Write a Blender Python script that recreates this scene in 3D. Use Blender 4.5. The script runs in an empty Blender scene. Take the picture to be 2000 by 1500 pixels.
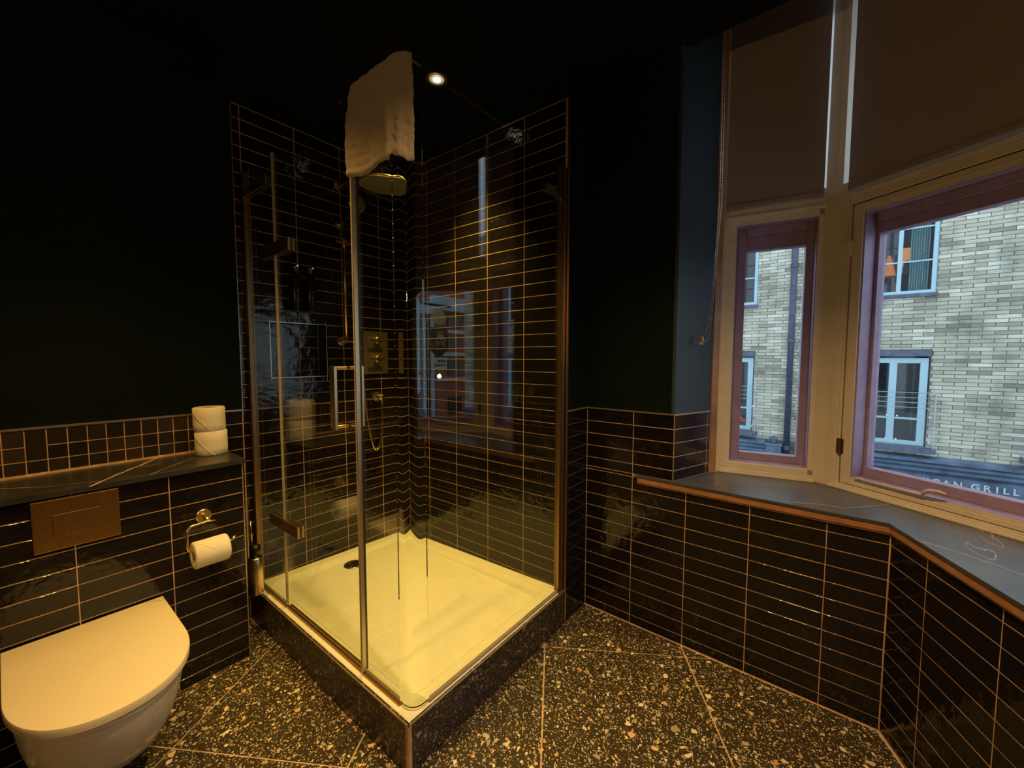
import bpy, bmesh, math, random
from mathutils import Vector, Matrix
random.seed(7)
SC = bpy.context.scene
COL = SC.collection

# ------------------------------------------------------------------ camera
CAM_R = Vector((-0.6181982674, 0.7860205888, 0.0015925328))
CAM_U = Vector((-0.0494648125, -0.0409255296, 0.9979370388))
CAM_F = Vector((-0.7844642340, -0.6168441741, -0.0641804525))
CAM_C = Vector((1.66435865, 2.23318478, 1.29802510))
FPX = 790.5227
cd = bpy.data.cameras.new('camera'); cam = bpy.data.objects.new('camera', cd); COL.objects.link(cam)
m = Matrix((CAM_R, CAM_U, -CAM_F)).transposed().to_4x4(); m.translation = CAM_C
cam.matrix_world = m
cd.sensor_width = 36; cd.sensor_fit = 'HORIZONTAL'; cd.lens = FPX / 2000 * 36
cd.clip_start = 0.02; cd.clip_end = 200
SC.camera = cam
# ------------------------------------------------------------------ world, light, exposure
SC.view_settings.view_transform = 'Standard'
SC.view_settings.look = 'None'
SC.view_settings.exposure = 0.0
SC.view_settings.gamma = 1.0
SC.view_settings.use_curve_mapping = False
W = bpy.data.worlds.new('dusk_sky'); SC.world = W; W.use_nodes = True
bg = W.node_tree.nodes['Background']
bg.inputs[0].default_value = (0.66, 0.82, 1.0, 1); bg.inputs[1].default_value = 1.75
# downlights: position, watts, colour, cone (degrees)
SPOTS = [((0.304, 0.705, 2.62), 190, (1.0, 0.67, 0.115), 74),
         ((1.50, 0.92, 2.62), 98, (1.0, 0.55, 0.12), 92),
         ((0.95, 2.05, 2.62), 150, (1.0, 0.62, 0.25), 114)]
for i, (p, e, c, a) in enumerate(SPOTS):
    ld = bpy.data.lights.new('downlight_beam', 'SPOT'); ld.energy = e; ld.color = c
    ld.spot_size = math.radians(a); ld.spot_blend = 1.0 if i == 0 else 0.75; ld.shadow_soft_size = 0.03
    lo = bpy.data.objects.new('downlight_beam', ld); COL.objects.link(lo)
    lo.location = (p[0], p[1], p[2] - 0.012)
# added fill light behind the camera; no lamp is known there
ld = bpy.data.lights.new('fill_light', 'POINT'); ld.energy = 15; ld.color = (1.0, 0.58, 0.22); ld.shadow_soft_size = 0.03
lo = bpy.data.objects.new('fill_light', ld); COL.objects.link(lo)
lo.location = (2.55, 2.1, 1.75); lo.rotation_euler = (math.radians(90), 0, math.radians(100))

# ------------------------------------------------------------------ helpers
def ray(x, y): return CAM_F + CAM_R * ((x - 1000) / FPX) - CAM_U * ((y - 750) / FPX)
def on_x(x, y, X): d = ray(x, y); return CAM_C + d * ((X - CAM_C.x) / d.x)
def on_y(x, y, Y): d = ray(x, y); return CAM_C + d * ((Y - CAM_C.y) / d.y)

MATS = {}
def nodes(name):
    mt = bpy.data.materials.new(name); mt.use_nodes = True
    nt = mt.node_tree; b = nt.nodes['Principled BSDF']; MATS[name] = mt
    return mt, nt, b
def lk(nt, a, b): nt.links.new(a, b)
def pos(nt, obj=False):
    if obj:
        n = nt.nodes.new('ShaderNodeTexCoord'); return n.outputs['Object']
    n = nt.nodes.new('ShaderNodeNewGeometry'); return n.outputs['Position']
def noise(nt, vec, scale, detail=3, rough=.5):
    n = nt.nodes.new('ShaderNodeTexNoise'); n.inputs['Scale'].default_value = scale
    n.inputs['Detail'].default_value = detail; n.inputs['Roughness'].default_value = rough
    lk(nt, vec, n.inputs['Vector']); return n.outputs['Fac']
def ramp(nt, fac, stops):
    r = nt.nodes.new('ShaderNodeValToRGB'); e = r.color_ramp.elements
    e[0].position, e[0].color = stops[0][0], (*stops[0][1], 1)
    e[1].position, e[1].color = stops[-1][0], (*stops[-1][1], 1)
    for p, c in stops[1:-1]:
        k = e.new(p); k.color = (*c, 1)
    lk(nt, fac, r.inputs[0]); return r.outputs[0]
def bump(nt, b, h, strength, dist=.01):
    n = nt.nodes.new('ShaderNodeBump'); n.inputs['Strength'].default_value = strength
    n.inputs['Distance'].default_value = dist; lk(nt, h, n.inputs['Height']); lk(nt, n.outputs[0], b.inputs['Normal'])
def math_n(nt, op, a, bval=None):
    n = nt.nodes.new('ShaderNodeMath'); n.operation = op
    if isinstance(a, (int, float)): n.inputs[0].default_value = a
    else: lk(nt, a, n.inputs[0])
    if bval is not None:
        if isinstance(bval, (int, float)): n.inputs[1].default_value = bval
        else: lk(nt, bval, n.inputs[1])
    return n.outputs[0]
def mat(name, col, rough=.5, metal=0, nscale=0, namt=0, bscale=0, bamt=0, bdist=.002, spec=.5):
    mt, nt, b = nodes(name)
    b.inputs['Roughness'].default_value = rough; b.inputs['Metallic'].default_value = metal
    b.inputs['Specular IOR Level'].default_value = spec
    b.inputs['Base Color'].default_value = (*col, 1)
    p = pos(nt)
    if nscale:
        f = noise(nt, p, nscale)
        c2 = tuple(max(0, c * (1 - namt)) for c in col); c3 = tuple(min(1, c * (1 + namt)) for c in col)
        lk(nt, ramp(nt, f, [(.3, c2), (.7, c3)]), b.inputs['Base Color'])
    if bscale: bump(nt, b, noise(nt, p, bscale), bamt, bdist)
    return mt
def mix(nt, fac, a, b):
    n = nt.nodes.new('ShaderNodeMix'); n.data_type = 'RGBA'
    if isinstance(fac, (int, float)): n.inputs[0].default_value = fac
    else: lk(nt, fac, n.inputs[0])
    for v, k in ((a, 6), (b, 7)):
        if isinstance(v, tuple): n.inputs[k].default_value = (*v, 1)
        else: lk(nt, v, n.inputs[k])
    return n.outputs[2]

# glazed near-black tile: uneven hand-glazed surface
mt, nt, b = nodes('glazed_tile')
p = pos(nt)
oi = nt.nodes.new('ShaderNodeObjectInfo')
f1 = noise(nt, p, 9, 4, .6)
c = ramp(nt, f1, [(.35, (.006, .006, .008)), (.6, (.012, .009, .007)), (.75, (.030, .020, .010))])
lk(nt, mix(nt, oi.outputs['Random'], c, (.010, .008, .010)), b.inputs['Base Color'])
b.inputs['Roughness'].default_value = .11; b.inputs['Specular IOR Level'].default_value = .52
va = nt.nodes.new('ShaderNodeVectorMath'); va.operation = 'ADD'
cx = nt.nodes.new('ShaderNodeCombineXYZ'); r10 = math_n(nt, 'MULTIPLY', oi.outputs['Random'], 13.0)
lk(nt, r10, cx.inputs[0]); lk(nt, r10, cx.inputs[2]); lk(nt, p, va.inputs[0]); lk(nt, cx.outputs[0], va.inputs[1])
h = math_n(nt, 'ADD', noise(nt, va.outputs[0], 11, 2), math_n(nt, 'MULTIPLY', noise(nt, va.outputs[0], 38, 3), .34))
bump(nt, b, h, .55, .007)
# small squares of the upper band: matt mottled brown
mt, nt, b = nodes('mosaic_tile')
oi = nt.nodes.new('ShaderNodeObjectInfo'); f1 = noise(nt, pos(nt), 25, 4, .65)
c = ramp(nt, oi.outputs['Random'], [(0, (.012, .009, .007)), (.5, (.035, .026, .015)), (1, (.075, .050, .022))])
lk(nt, mix(nt, math_n(nt, 'MULTIPLY', f1, .8), c, (.02, .012, .007)), b.inputs['Base Color'])
b.inputs['Roughness'].default_value = .32
mat('grout', (.62, .40, .26), .85, nscale=14, namt=.25, bscale=300, bamt=.2)
mat('floor_grout', (.62, .45, .30), .85, nscale=30, namt=.25)
mat('green_paint', (.0035, .0080, .0045), .7, nscale=3, namt=.2, bscale=220, bamt=.05, spec=.12)
mat('ceiling_paint', (.005, .0055, .003), .9, spec=.1)
mat('reveal_paint', (.030, .056, .076), .55, bscale=160, bamt=.06)
mat('brass', (.76, .58, .33), .30, 1, nscale=120, namt=.12)
mat('dark_brass', (.30, .17, .055), .42, 1, nscale=260, namt=.2)
mat('channel_brass', (.34, .22, .11), .38, 1, nscale=200, namt=.2)
mat('pale_brass', (.80, .60, .34), .25, 1)
mat('bright_trim', (.72, .60, .42), .35, .9)
mat('seal', (.50, .42, .30), .5)
mat('dull_brass', (.24, .19, .12), .5, .8, nscale=300, namt=.2)
mat('spray_face', (.20, .21, .15), .6)
mat('dark_seal', (.05, .045, .03), .4)
mat('white_ceramic', (.83, .80, .74), .14, spec=.6)
mat('lid_plastic', (.84, .75, .55), .36)
mat('tray_acrylic', (.86, .83, .70), .24, nscale=9, namt=.03)
mat('paper', (.84, .80, .70), .95, bscale=240, bamt=.35, bdist=.002)
mat('paper_edge', (.86, .80, .70), .95)
mat('cardboard', (.42, .30, .18), .9)
mat('cream_gloss', (.76, .67, .53), .38, nscale=12, namt=.06, bscale=40, bamt=.05)
mat('mauve_paint', (.37, .27, .42), .45, nscale=16, namt=.12, bscale=90, bamt=.08)
mat('varnished_wood', (.36, .17, .055), .35, nscale=8, namt=.3)
mat('sill_wood', (.42, .20, .09), .5, nscale=20, namt=.2)
mat('chrome', (.62, .60, .56), .18, 1)
mat('black_plastic', (.012, .012, .012), .22)
mat('white_plastic', (.6, .55, .5), .4)
mat('chain_metal', (.8, .66, .5), .3, .9)
mat('shadow_gap', (.006, .005, .004), .9)
# towelling
mt, nt, b = nodes('towelling')
f = noise(nt, pos(nt), 420, 2)
b.inputs['Base Color'].default_value = (.40, .33, .26, 1); b.inputs['Roughness'].default_value = 1
b.inputs['Sheen Weight'].default_value = .3
bump(nt, b, f, .7, .004)
# blind fabric (blackout)
mt, nt, b = nodes('blind_fabric')
b.inputs['Base Color'].default_value = (.33, .27, .27, 1); b.inputs['Roughness'].default_value = .95
bump(nt, b, noise(nt, pos(nt), 900, 1), .2, .001)
# terrazzo
def terrazzo(name, base, chip_a, chip_b, rough):
    mt, nt, b = nodes(name); p = pos(nt)
    layers = []
    for sc_, thr, edge in ((50, .86, .10), (100, .79, .11), (225, .70, .11)):
        v1 = nt.nodes.new('ShaderNodeTexVoronoi'); v1.feature = 'F1'; v1.inputs['Scale'].default_value = sc_
        v2 = nt.nodes.new('ShaderNodeTexVoronoi'); v2.feature = 'DISTANCE_TO_EDGE'; v2.inputs['Scale'].default_value = sc_
        mp = nt.nodes.new('ShaderNodeMapping'); mp.inputs['Location'].default_value = (sc_, sc_ * .3, sc_ * .7)
        mp.inputs['Rotation'].default_value = (0, 0, sc_)
        lk(nt, p, mp.inputs['Vector']); lk(nt, mp.outputs[0], v1.inputs['Vector']); lk(nt, mp.outputs[0], v2.inputs['Vector'])
        sep = nt.nodes.new('ShaderNodeSeparateColor'); lk(nt, v1.outputs['Color'], sep.inputs[0])
        on = math_n(nt, 'GREATER_THAN', sep.outputs[0], thr)
        lim = math_n(nt, 'MULTIPLY', sep.outputs[1], edge * 2.2)
        ed = math_n(nt, 'GREATER_THAN', v2.outputs['Distance'], math_n(nt, 'ADD', lim, edge * .7))
        layers.append((math_n(nt, 'MULTIPLY', on, ed), sep.outputs[2]))
    col = ramp(nt, noise(nt, p, 30, 4), [(.3, base), (.7, tuple(k * 1.5 for k in base))])
    for fac, rnd in reversed(layers):
        cc = ramp(nt, rnd, [(0, chip_a), (.75, chip_b), (.9, (chip_b[0] * .9, chip_b[1] * .62, chip_b[2] * .4)), (1, (.55, .30, .18))])
        col = mix(nt, fac, col, cc)
    lk(nt, col, b.inputs['Base Color']); b.inputs['Roughness'].default_value = rough
    bump(nt, b, noise(nt, p, 25), .08, .004)
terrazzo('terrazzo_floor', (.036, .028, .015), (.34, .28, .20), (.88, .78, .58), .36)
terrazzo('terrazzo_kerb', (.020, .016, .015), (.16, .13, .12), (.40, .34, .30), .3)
# dark marble with a few pale veins
mt, nt, b = nodes('dark_marble'); p = pos(nt)
mp = nt.nodes.new('ShaderNodeMapping'); mp.inputs['Rotation'].default_value = (0, 0, .55); mp.inputs['Scale'].default_value = (1.0, 3.2, 1)
lk(nt, p, mp.inputs['Vector'])
nz = noise(nt, mp.outputs[0], 1.25, 4, .5)
vein = math_n(nt, 'LESS_THAN', math_n(nt, 'ABSOLUTE', math_n(nt, 'SUBTRACT', nz, .62)), .0012)
brk = math_n(nt, 'GREATER_THAN', noise(nt, p, 5, 2), .43)
vein = math_n(nt, 'MULTIPLY', vein, brk)
basec = ramp(nt, noise(nt, p, 7, 4), [(.3, (.050, .054, .062)), (.7, (.085, .090, .100))])
lk(nt, mix(nt, vein, basec, (.55, .42, .32)), b.inputs['Base Color'])
b.inputs['Roughness'].default_value = .30; b.inputs['Specular IOR Level'].default_value = .8
mat('shelf_marble', (.030, .030, .030), .33, nscale=7, namt=.4, spec=.7)
mat('marble_vein', (.62, .50, .40), .4)
# thin clear panes: fresnel mirror over clear transmission
def thin_glass(name, tint, ior=1.5, dirt=0):
    mt = bpy.data.materials.new(name); mt.use_nodes = True; MATS[name] = mt
    nt = mt.node_tree; nt.nodes.clear()
    o = nt.nodes.new('ShaderNodeOutputMaterial'); t = nt.nodes.new('ShaderNodeBsdfTransparent'); g = nt.nodes.new('ShaderNodeBsdfGlossy')
    g.inputs['Roughness'].default_value = 0.0; t.inputs[0].default_value = (*tint, 1)
    f = nt.nodes.new('ShaderNodeFresnel'); geo = nt.nodes.new('ShaderNodeNewGeometry')
    lk(nt, math_n(nt, 'SUBTRACT', ior, math_n(nt, 'MULTIPLY', geo.outputs['Backfacing'], ior - 1 / ior)), f.inputs[0])   # same index from either face
    mx = nt.nodes.new('ShaderNodeMixShader'); lk(nt, f.outputs[0], mx.inputs[0]); lk(nt, t.outputs[0], mx.inputs[1]); lk(nt, g.outputs[0], mx.inputs[2])
    lk(nt, mx.outputs[0], o.inputs[0])
thin_glass('shower_glass', (.975, .985, .97), 1.62)
thin_glass('window_glass', (.97, .98, .98), 1.3)
mt = bpy.data.materials.new('bent_glass'); mt.use_nodes = True; MATS['bent_glass'] = mt
nt = mt.node_tree; nt.nodes.clear(); o = nt.nodes.new('ShaderNodeOutputMaterial'); g = nt.nodes.new('ShaderNodeBsdfGlass')
g.inputs['Roughness'].default_value = 0; g.inputs['IOR'].default_value = 1.5; g.inputs['Color'].default_value = (.97, .985, .965, 1)
lk(nt, g.outputs[0], o.inputs[0])
def emit(name, col, s):
    mt, nt, b = nodes(name); b.inputs['Base Color'].default_value = (0, 0, 0, 1)
    b.inputs['Emission Color'].default_value = (*col, 1); b.inputs['Emission Strength'].default_value = s
emit('lamp_lit', (1, .86, .55), 5)
emit('glowing_reflector', (.9, .74, .38), .55)  # reflector cup glows by itself, standing in for lamplight falling on it
emit('street_lamp_lit', (1, .78, .25), 160)
emit('lit_room', (1, .45, .16), .55)
# street materials
mt, nt, b = nodes('stock_brick'); p = pos(nt)
sx = nt.nodes.new('ShaderNodeSeparateXYZ'); lk(nt, p, sx.inputs[0])
row = math_n(nt, 'FLOOR', math_n(nt, 'DIVIDE', sx.outputs[2], .0717))
odd = math_n(nt, 'MULTIPLY', math_n(nt, 'PINGPONG', row, 1.0), .5)
cl = math_n(nt, 'FLOOR', math_n(nt, 'ADD', math_n(nt, 'DIVIDE', sx.outputs[1], .30), odd))
cx = nt.nodes.new('ShaderNodeCombineXYZ'); lk(nt, row, cx.inputs[0]); lk(nt, cl, cx.inputs[1])
wn = nt.nodes.new('ShaderNodeTexWhiteNoise'); wn.noise_dimensions = '2D'; lk(nt, cx.outputs[0], wn.inputs['Vector'])
c = ramp(nt, wn.outputs['Value'], [(0, (.32, .30, .22)), (.25, (.52, .50, .37)), (.8, (.64, .61, .47)), (1, (.78, .76, .62))])
st = ramp(nt, noise(nt, p, 1.6, 5, .6), [(.30, (.42, .44, .44)), (.55, (1, 1, 1))])
n = nt.nodes.new('ShaderNodeMix'); n.data_type = 'RGBA'; n.blend_type = 'MULTIPLY'; n.inputs[0].default_value = .85
lk(nt, c, n.inputs[6]); lk(nt, st, n.inputs[7]); lk(nt, n.outputs[2], b.inputs['Base Color'])
b.inputs['Roughness'].default_value = .9; bump(nt, b, noise(nt, p, 60, 4), .5, .01)
mat('mortar', (.20, .20, .18), .95, nscale=5, namt=.2)
mat('blue_frame', (.42, .62, .68), .4)
mat('lead_grey', (.10, .12, .17), .5, nscale=10, namt=.3)
mat('cornice_slate', (.10, .15, .22), .45, nscale=4, namt=.45)
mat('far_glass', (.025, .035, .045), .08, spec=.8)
mat('curtain', (.22, .38, .40), .9, nscale=30, namt=.3)
mat('orange_cloth', (.85, .25, .06), .8)
mat('red_flower', (.85, .05, .04), .7)
mat('sign_letter', (.55, .60, .62), .5)
mat('pipe_paint', (.07, .08, .12), .35, nscale=15, namt=.3)
mat('galvanised', (.40, .46, .50), .4, .6)
mat('red_brick', (.50, .16, .09), .9, nscale=20, namt=.35)
mat('pale_stone', (.80, .82, .76), .8)
mat('pale_blue_render', (.62, .78, .88), .7)
mat('gold_sign', (.70, .48, .20), .4, .4)
mat('dark_sign', (.02, .015, .012), .4)
mat('board_white', (.72, .70, .55), .6)
mat('leaf', (.20, .38, .03), .7)
mat('asphalt', (.06, .06, .065), .9)

def add_mesh(name, verts, faces, material, root=None, parent=None, smooth=False, loc=None):
    """world-space verts; root = the Empty whose location is the local origin"""
    o0 = Vector(loc) if loc is not None else (root.location.copy() if root is not None else Vector((0, 0, 0)))
    me = bpy.data.meshes.new(name); me.from_pydata([tuple(Vector(v) - o0) for v in verts], [], faces); me.update()
    if smooth:
        for pl in me.polygons: pl.use_smooth = True
    me.materials.append(MATS[material])
    ob = bpy.data.objects.new(name, me); COL.objects.link(ob)
    par = parent or root
    if par is not None: ob.parent = par
    if loc is not None and root is None: ob.location = loc
    return ob
class G:
    def __init__(s): s.v = []; s.f = []
    def add(s, vf):
        k = len(s.v); s.v += vf[0]; s.f += [tuple(i + k for i in f) for f in vf[1]]; return s
    def out(s, name, material, root=None, parent=None, smooth=False, loc=None):
        return add_mesh(name, s.v, s.f, material, root, parent, smooth, loc)
def box(x0, x1, y0, y1, z0, z1, bev=0):
    if not bev:
        v = [(x, y, z) for x in (x0, x1) for y in (y0, y1) for z in (z0, z1)]
        return v, [(0, 1, 3, 2), (4, 6, 7, 5), (0, 4, 5, 1), (2, 3, 7, 6), (0, 2, 6, 4), (1, 5, 7, 3)]
    bm = bmesh.new(); bmesh.ops.create_cube(bm, size=1)
    for q in bm.verts: q.co = Vector(((x0 + x1) / 2 + q.co.x * (x1 - x0), (y0 + y1) / 2 + q.co.y * (y1 - y0), (z0 + z1) / 2 + q.co.z * (z1 - z0)))
    bmesh.ops.bevel(bm, geom=bm.edges[:], offset=bev, segments=2, affect='EDGES', profile=.5)
    r = frombm(bm); return r
def frombm(bm):
    bm.verts.ensure_lookup_table(); bm.verts.index_update()
    r = ([tuple(q.co) for q in bm.verts], [tuple(q.index for q in f.verts) for f in bm.faces]); bm.free(); return r
def fbox(o, d, n, s0, s1, a0, a1, z0, z1, bev=0):
    """box in a wall frame: s along d, a along the inward normal n"""
    v, f = box(s0, s1, a0, a1, z0, z1, bev)
    return [(o[0] + d[0] * s + n[0] * a, o[1] + d[1] * s + n[1] * a, z) for s, a, z in v], f
def tube(pts, r, seg=10, closed=False):
    pts = [Vector(q) for q in pts]; v = []; f = []; N = len(pts); up = None
    for i, q in enumerate(pts):
        if closed: t = pts[(i + 1) % N] - pts[i - 1]
        else: t = pts[min(i + 1, N - 1)] - pts[max(i - 1, 0)]
        t.normalize()
        if up is None: up = t.orthogonal().normalized()
        up = (up - t * up.dot(t)).normalized(); w = t.cross(up)
        rr = r[i] if isinstance(r, (list, tuple)) else r
        for k in range(seg):
            a = 2 * math.pi * k / seg; v.append(tuple(q + up * (math.cos(a) * rr) + w * (math.sin(a) * rr)))
    for i in range(N if closed else N - 1):
        for k in range(seg):
            a = i * seg + k; b_ = i * seg + (k + 1) % seg; c_ = ((i + 1) % N) * seg + (k + 1) % seg; d_ = ((i + 1) % N) * seg + k
            f.append((a, b_, c_, d_))
    if not closed:
        f.append(tuple(range(seg))[::-1]); f.append(tuple((N - 1) * seg + k for k in range(seg)))
    return v, f
def lathe(prof, c, axis='z', seg=32, caps=True):
    v = []; f = []
    for r, h in prof:
        for k in range(seg):
            a = 2 * math.pi * k / seg; x, y = r * math.cos(a), r * math.sin(a)
            if axis == 'z': v.append((c[0] + x, c[1] + y, c[2] + h))
            elif axis == 'y': v.append((c[0] + x, c[1] + h, c[2] + y))
            else: v.append((c[0] + h, c[1] + x, c[2] + y))
    for i in range(len(prof) - 1):
        for k in range(seg):
            f.append((i * seg + k, i * seg + (k + 1) % seg, (i + 1) * seg + (k + 1) % seg, (i + 1) * seg + k))
    if caps:
        f.append(tuple(range(seg))[::-1]); f.append(tuple((len(prof) - 1) * seg + k for k in range(seg)))
    return v, f
def prism(poly, z0, z1):
    n_ = len(poly); v = [(x, y, z0) for x, y in poly] + [(x, y, z1) for x, y in poly]
    f = [tuple(range(n_))[::-1], tuple(range(n_, 2 * n_))] + [(i, (i + 1) % n_, n_ + (i + 1) % n_, n_ + i) for i in range(n_)]
    return v, f
def empty(name, loc, label=None, cat=None, group=None, kind=None):
    o = bpy.data.objects.new(name, None); COL.objects.link(o); o.location = loc; o.empty_display_size = .1
    tag(o, label, cat, group, kind); return o
def tag(o, label=None, cat=None, group=None, kind=None):
    if label: o['label'] = label
    if cat: o['category'] = cat
    if group: o['group'] = group
    if kind: o['kind'] = kind
    return o
def copy_tree(o, parent=None):
    c = o.copy(); COL.objects.link(c); c.parent = parent
    for ch in [k for k in bpy.data.objects if k.parent == o]: copy_tree(ch, c)
    return c

# ------------------------------------------------------------------ tiled walls
PITCH = .0625; Z0 = .1665; ZROWS = [0.0] + [Z0 + PITCH * k for k in range(-2, 60)]
GAP = .0026
TCACHE = {}
def tile_mesh(w, h, material):
    key = (round(w, 4), round(h, 4), material)
    if key in TCACHE: return TCACHE[key]
    e = .0005; a, b_ = w / 2, h / 2; v = []
    for da, y in ((0, -.0035), (0, -e), (e, 0)):
        v += [(-a + da, y, -b_ + da), (a - da, y, -b_ + da), (a - da, y, b_ - da), (-a + da, y, b_ - da)]
    f = [(8, 11, 10, 9)]
    for r in (0, 4):
        for k in range(4): f.append((r + k, r + 4 + k, r + 4 + (k + 1) % 4, r + (k + 1) % 4))
    me = bpy.data.meshes.new('tile'); me.from_pydata(v, [], f); me.update(); me.materials.append(MATS[material])
    TCACHE[key] = me; return me
def cut(rects, hole):
    out = []; hx0, hx1, hz0, hz1 = hole
    for x0, x1, z0, z1 in rects:
        if x1 <= hx0 or x0 >= hx1 or z1 <= hz0 or z0 >= hz1: out.append((x0, x1, z0, z1)); continue
        if x0 < hx0: out.append((x0, hx0, z0, z1))
        if x1 > hx1: out.append((hx1, x1, z0, z1))
        m0, m1 = max(x0, hx0), min(x1, hx1)
        if z0 < hz0: out.append((m0, m1, z0, hz0))
        if z1 > hz1: out.append((m0, m1, hz1, z1))
    return out
def tiles(parent, o, d, n, cols, rows, holes=(), material='glazed_tile', inner_name='tile'):
    rects = [(cols[i], cols[i + 1], rows[j], rows[j + 1]) for i in range(len(cols) - 1) for j in range(len(rows) - 1)]
    for h in holes: rects = cut(rects, h)
    rz = math.atan2(-n[0], n[1])       # local +Y -> n
    for x0, x1, z0, z1 in rects:
        w, h = x1 - x0 - GAP, z1 - z0 - GAP
        if w < .006 or h < .006: continue
        ob = bpy.data.objects.new(inner_name, tile_mesh(w, h, material)); COL.objects.link(ob); ob.parent = parent
        s = (x0 + x1) / 2
        ob.location = (o[0] + d[0] * s, o[1] + d[1] * s, (z0 + z1) / 2)
        ob.rotation_euler = (random.uniform(-.004, .004), 0, rz + random.uniform(-.0022, .0022))
def rows_to(a, b_):
    r = [z for z in ZROWS if a + .004 < z < b_ - .004]; return [a] + r + [b_]
def struct(name, vf, material):
    return tag(add_mesh(name, vf[0], vf[1], material), kind='structure')

TOP = 2.479; WT = 1.043; CEIL = 2.62; BAYC = 2.95
# --- left wall (y = 0), with the niche
NX0, NX1, NZ0, NZ1 = .513, .802, 1.196, 1.479
g = G()
g.add(box(-.3, NX0, -.12, -.0055, -.02, BAYC)); g.add(box(NX1, 2.9, -.12, -.0055, -.02, BAYC))
g.add(box(NX0, NX1, -.12, -.0055, -.02, NZ0)); g.add(box(NX0, NX1, -.12, -.0055, NZ1, BAYC))
g.add(box(NX0, NX1, -.12, -.095, NZ0, NZ1))
wl = tag(g.out('wall_left', 'green_paint'), kind='structure')
g = G()
for b_ in ((0, NX0, 0, TOP), (NX1, .937, 0, TOP), (NX0, NX1, 0, NZ0), (NX0, NX1, NZ1, TOP), (.937, 1.10, 0, WT), (1.10, 2.8, .86, WT)):
    g.add(box(b_[0], b_[1], -.0058, -.0004, b_[2], b_[3]))
g.out('grout_bed', 'grout', parent=wl)
w_ = .2468
tiles(wl, (0, 0), (1, 0), (0, 1), [0.0, .163, .410, .6569, .9037, .937], rows_to(.13, TOP), [(NX0, NX1, NZ0, NZ1)])
tiles(wl, (0, 0), (1, 0), (0, 1), [.9395, 1.0995], rows_to(0, WT))
# niche lining
tiles(wl, (0, -.088), (1, 0), (0, 1), [NX0 + .003, .62, NX1 - .003], [NZ0, 1.229, 1.2915, 1.354, 1.4165, NZ1])
g = G(); g.add(box(NX0, NX1, -.095, -.089, NZ0, NZ1)); g.out('niche_back', 'grout', parent=wl)
g = G(); g.add(box(NX0, NX0 + .002, -.088, 0, NZ0, NZ1)); g.add(box(NX1 - .002, NX1, -.088, 0, NZ0, NZ1)); g.add(box(NX0, NX1, -.088, 0, NZ0, NZ0 + .002)); g.add(box(NX0, NX1, -.088, 0, NZ1 - .002, NZ1))
g.out('niche_lining', 'glazed_tile', parent=wl)
g = G()
for a in ((NX0 - .003, NX1 + .003, NZ1, NZ1 + .003), (NX0 - .003, NX1 + .003, NZ0 - .003, NZ0), (NX0 - .003, NX0, NZ0, NZ1), (NX1, NX1 + .003, NZ0, NZ1)):
    g.add(box(a[0], a[1], -.004, .0012, a[2], a[3]))
g.out('niche_trim', 'pale_brass', parent=wl)
# mosaic band above the ledge, some squares left uncut in pairs
cols = [1.1005 + .0517 * k for k in range(0, 33)]
rws = [.873, .9265, .9785, WT - .003]
holes = []
tiles_merge = [(10, 1), (5, 1), (10, 2)]
for i in range(len(cols) - 1):
    zs = list(rws)
    if i in (9, 18): zs = [rws[0], rws[1], rws[3]]
    if i in (6,): zs = [rws[0], rws[1], rws[2], rws[3]]
    tiles(wl, (0, 0), (1, 0), (0, 1), [cols[i], cols[i + 1]], zs, material='mosaic_tile')
g = G(); g.add(box(.9395, 2.8, -.004, .004, WT - .0015, WT + .005)); g.add(box(.9372, .9395, -.004, .002, .0, TOP)); g.add(box(0, .9395, -.004, .001, TOP, TOP + .003))
g.out('edge_trim', 'bright_trim', parent=wl)
g = G(); g.add(box(1.036, 2.8, -.001, .007, .866, .881)); g.out('sealant_bead', 'grout', parent=wl)

# --- back wall of the shower (x = 0)
g = G(); g.add(box(-.30, -.0055, -.1, 1.2525, -.02, BAYC)); wb = tag(g.out('wall_back', 'green_paint'), kind='structure')
g = G(); g.add(box(-.0058, -.0004, 0, 1.2485, 0, TOP)); g.out('grout_bed', 'grout', parent=wb)
tiles(wb, (0, 0), (0, 1), (1, 0), [.0, .0125, .2593, .5061, .7529, .9997, 1.236], rows_to(.13, TOP))
g = G(); g.add(box(-.004, .0015, 1.237, 1.2405, .15, TOP)); g.add(box(-.004, .001, 0, 1.2405, TOP, TOP + .003)); g.add(box(-.006, .0015, 1.246, 1.2595, .168, TOP)); g.out('edge_trim', 'brass', parent=wb)
# alcove return (y = 1.258)
g = G(); g.add(box(-.203, -.0065, 1.2525, 1.2568, 0, WT)); g.out('grout_bed', 'grout', parent=wb)
tiles(wb, (0, 1.2585), (1, 0), (0, 1), [-.2028, -.0065], rows_to(0, WT))
g = G(); g.add(box(-.203, -.003, 1.252, 1.263, WT - .0015, WT + .005)); g.out('edge_trim', 'bright_trim', parent=wb)

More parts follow.
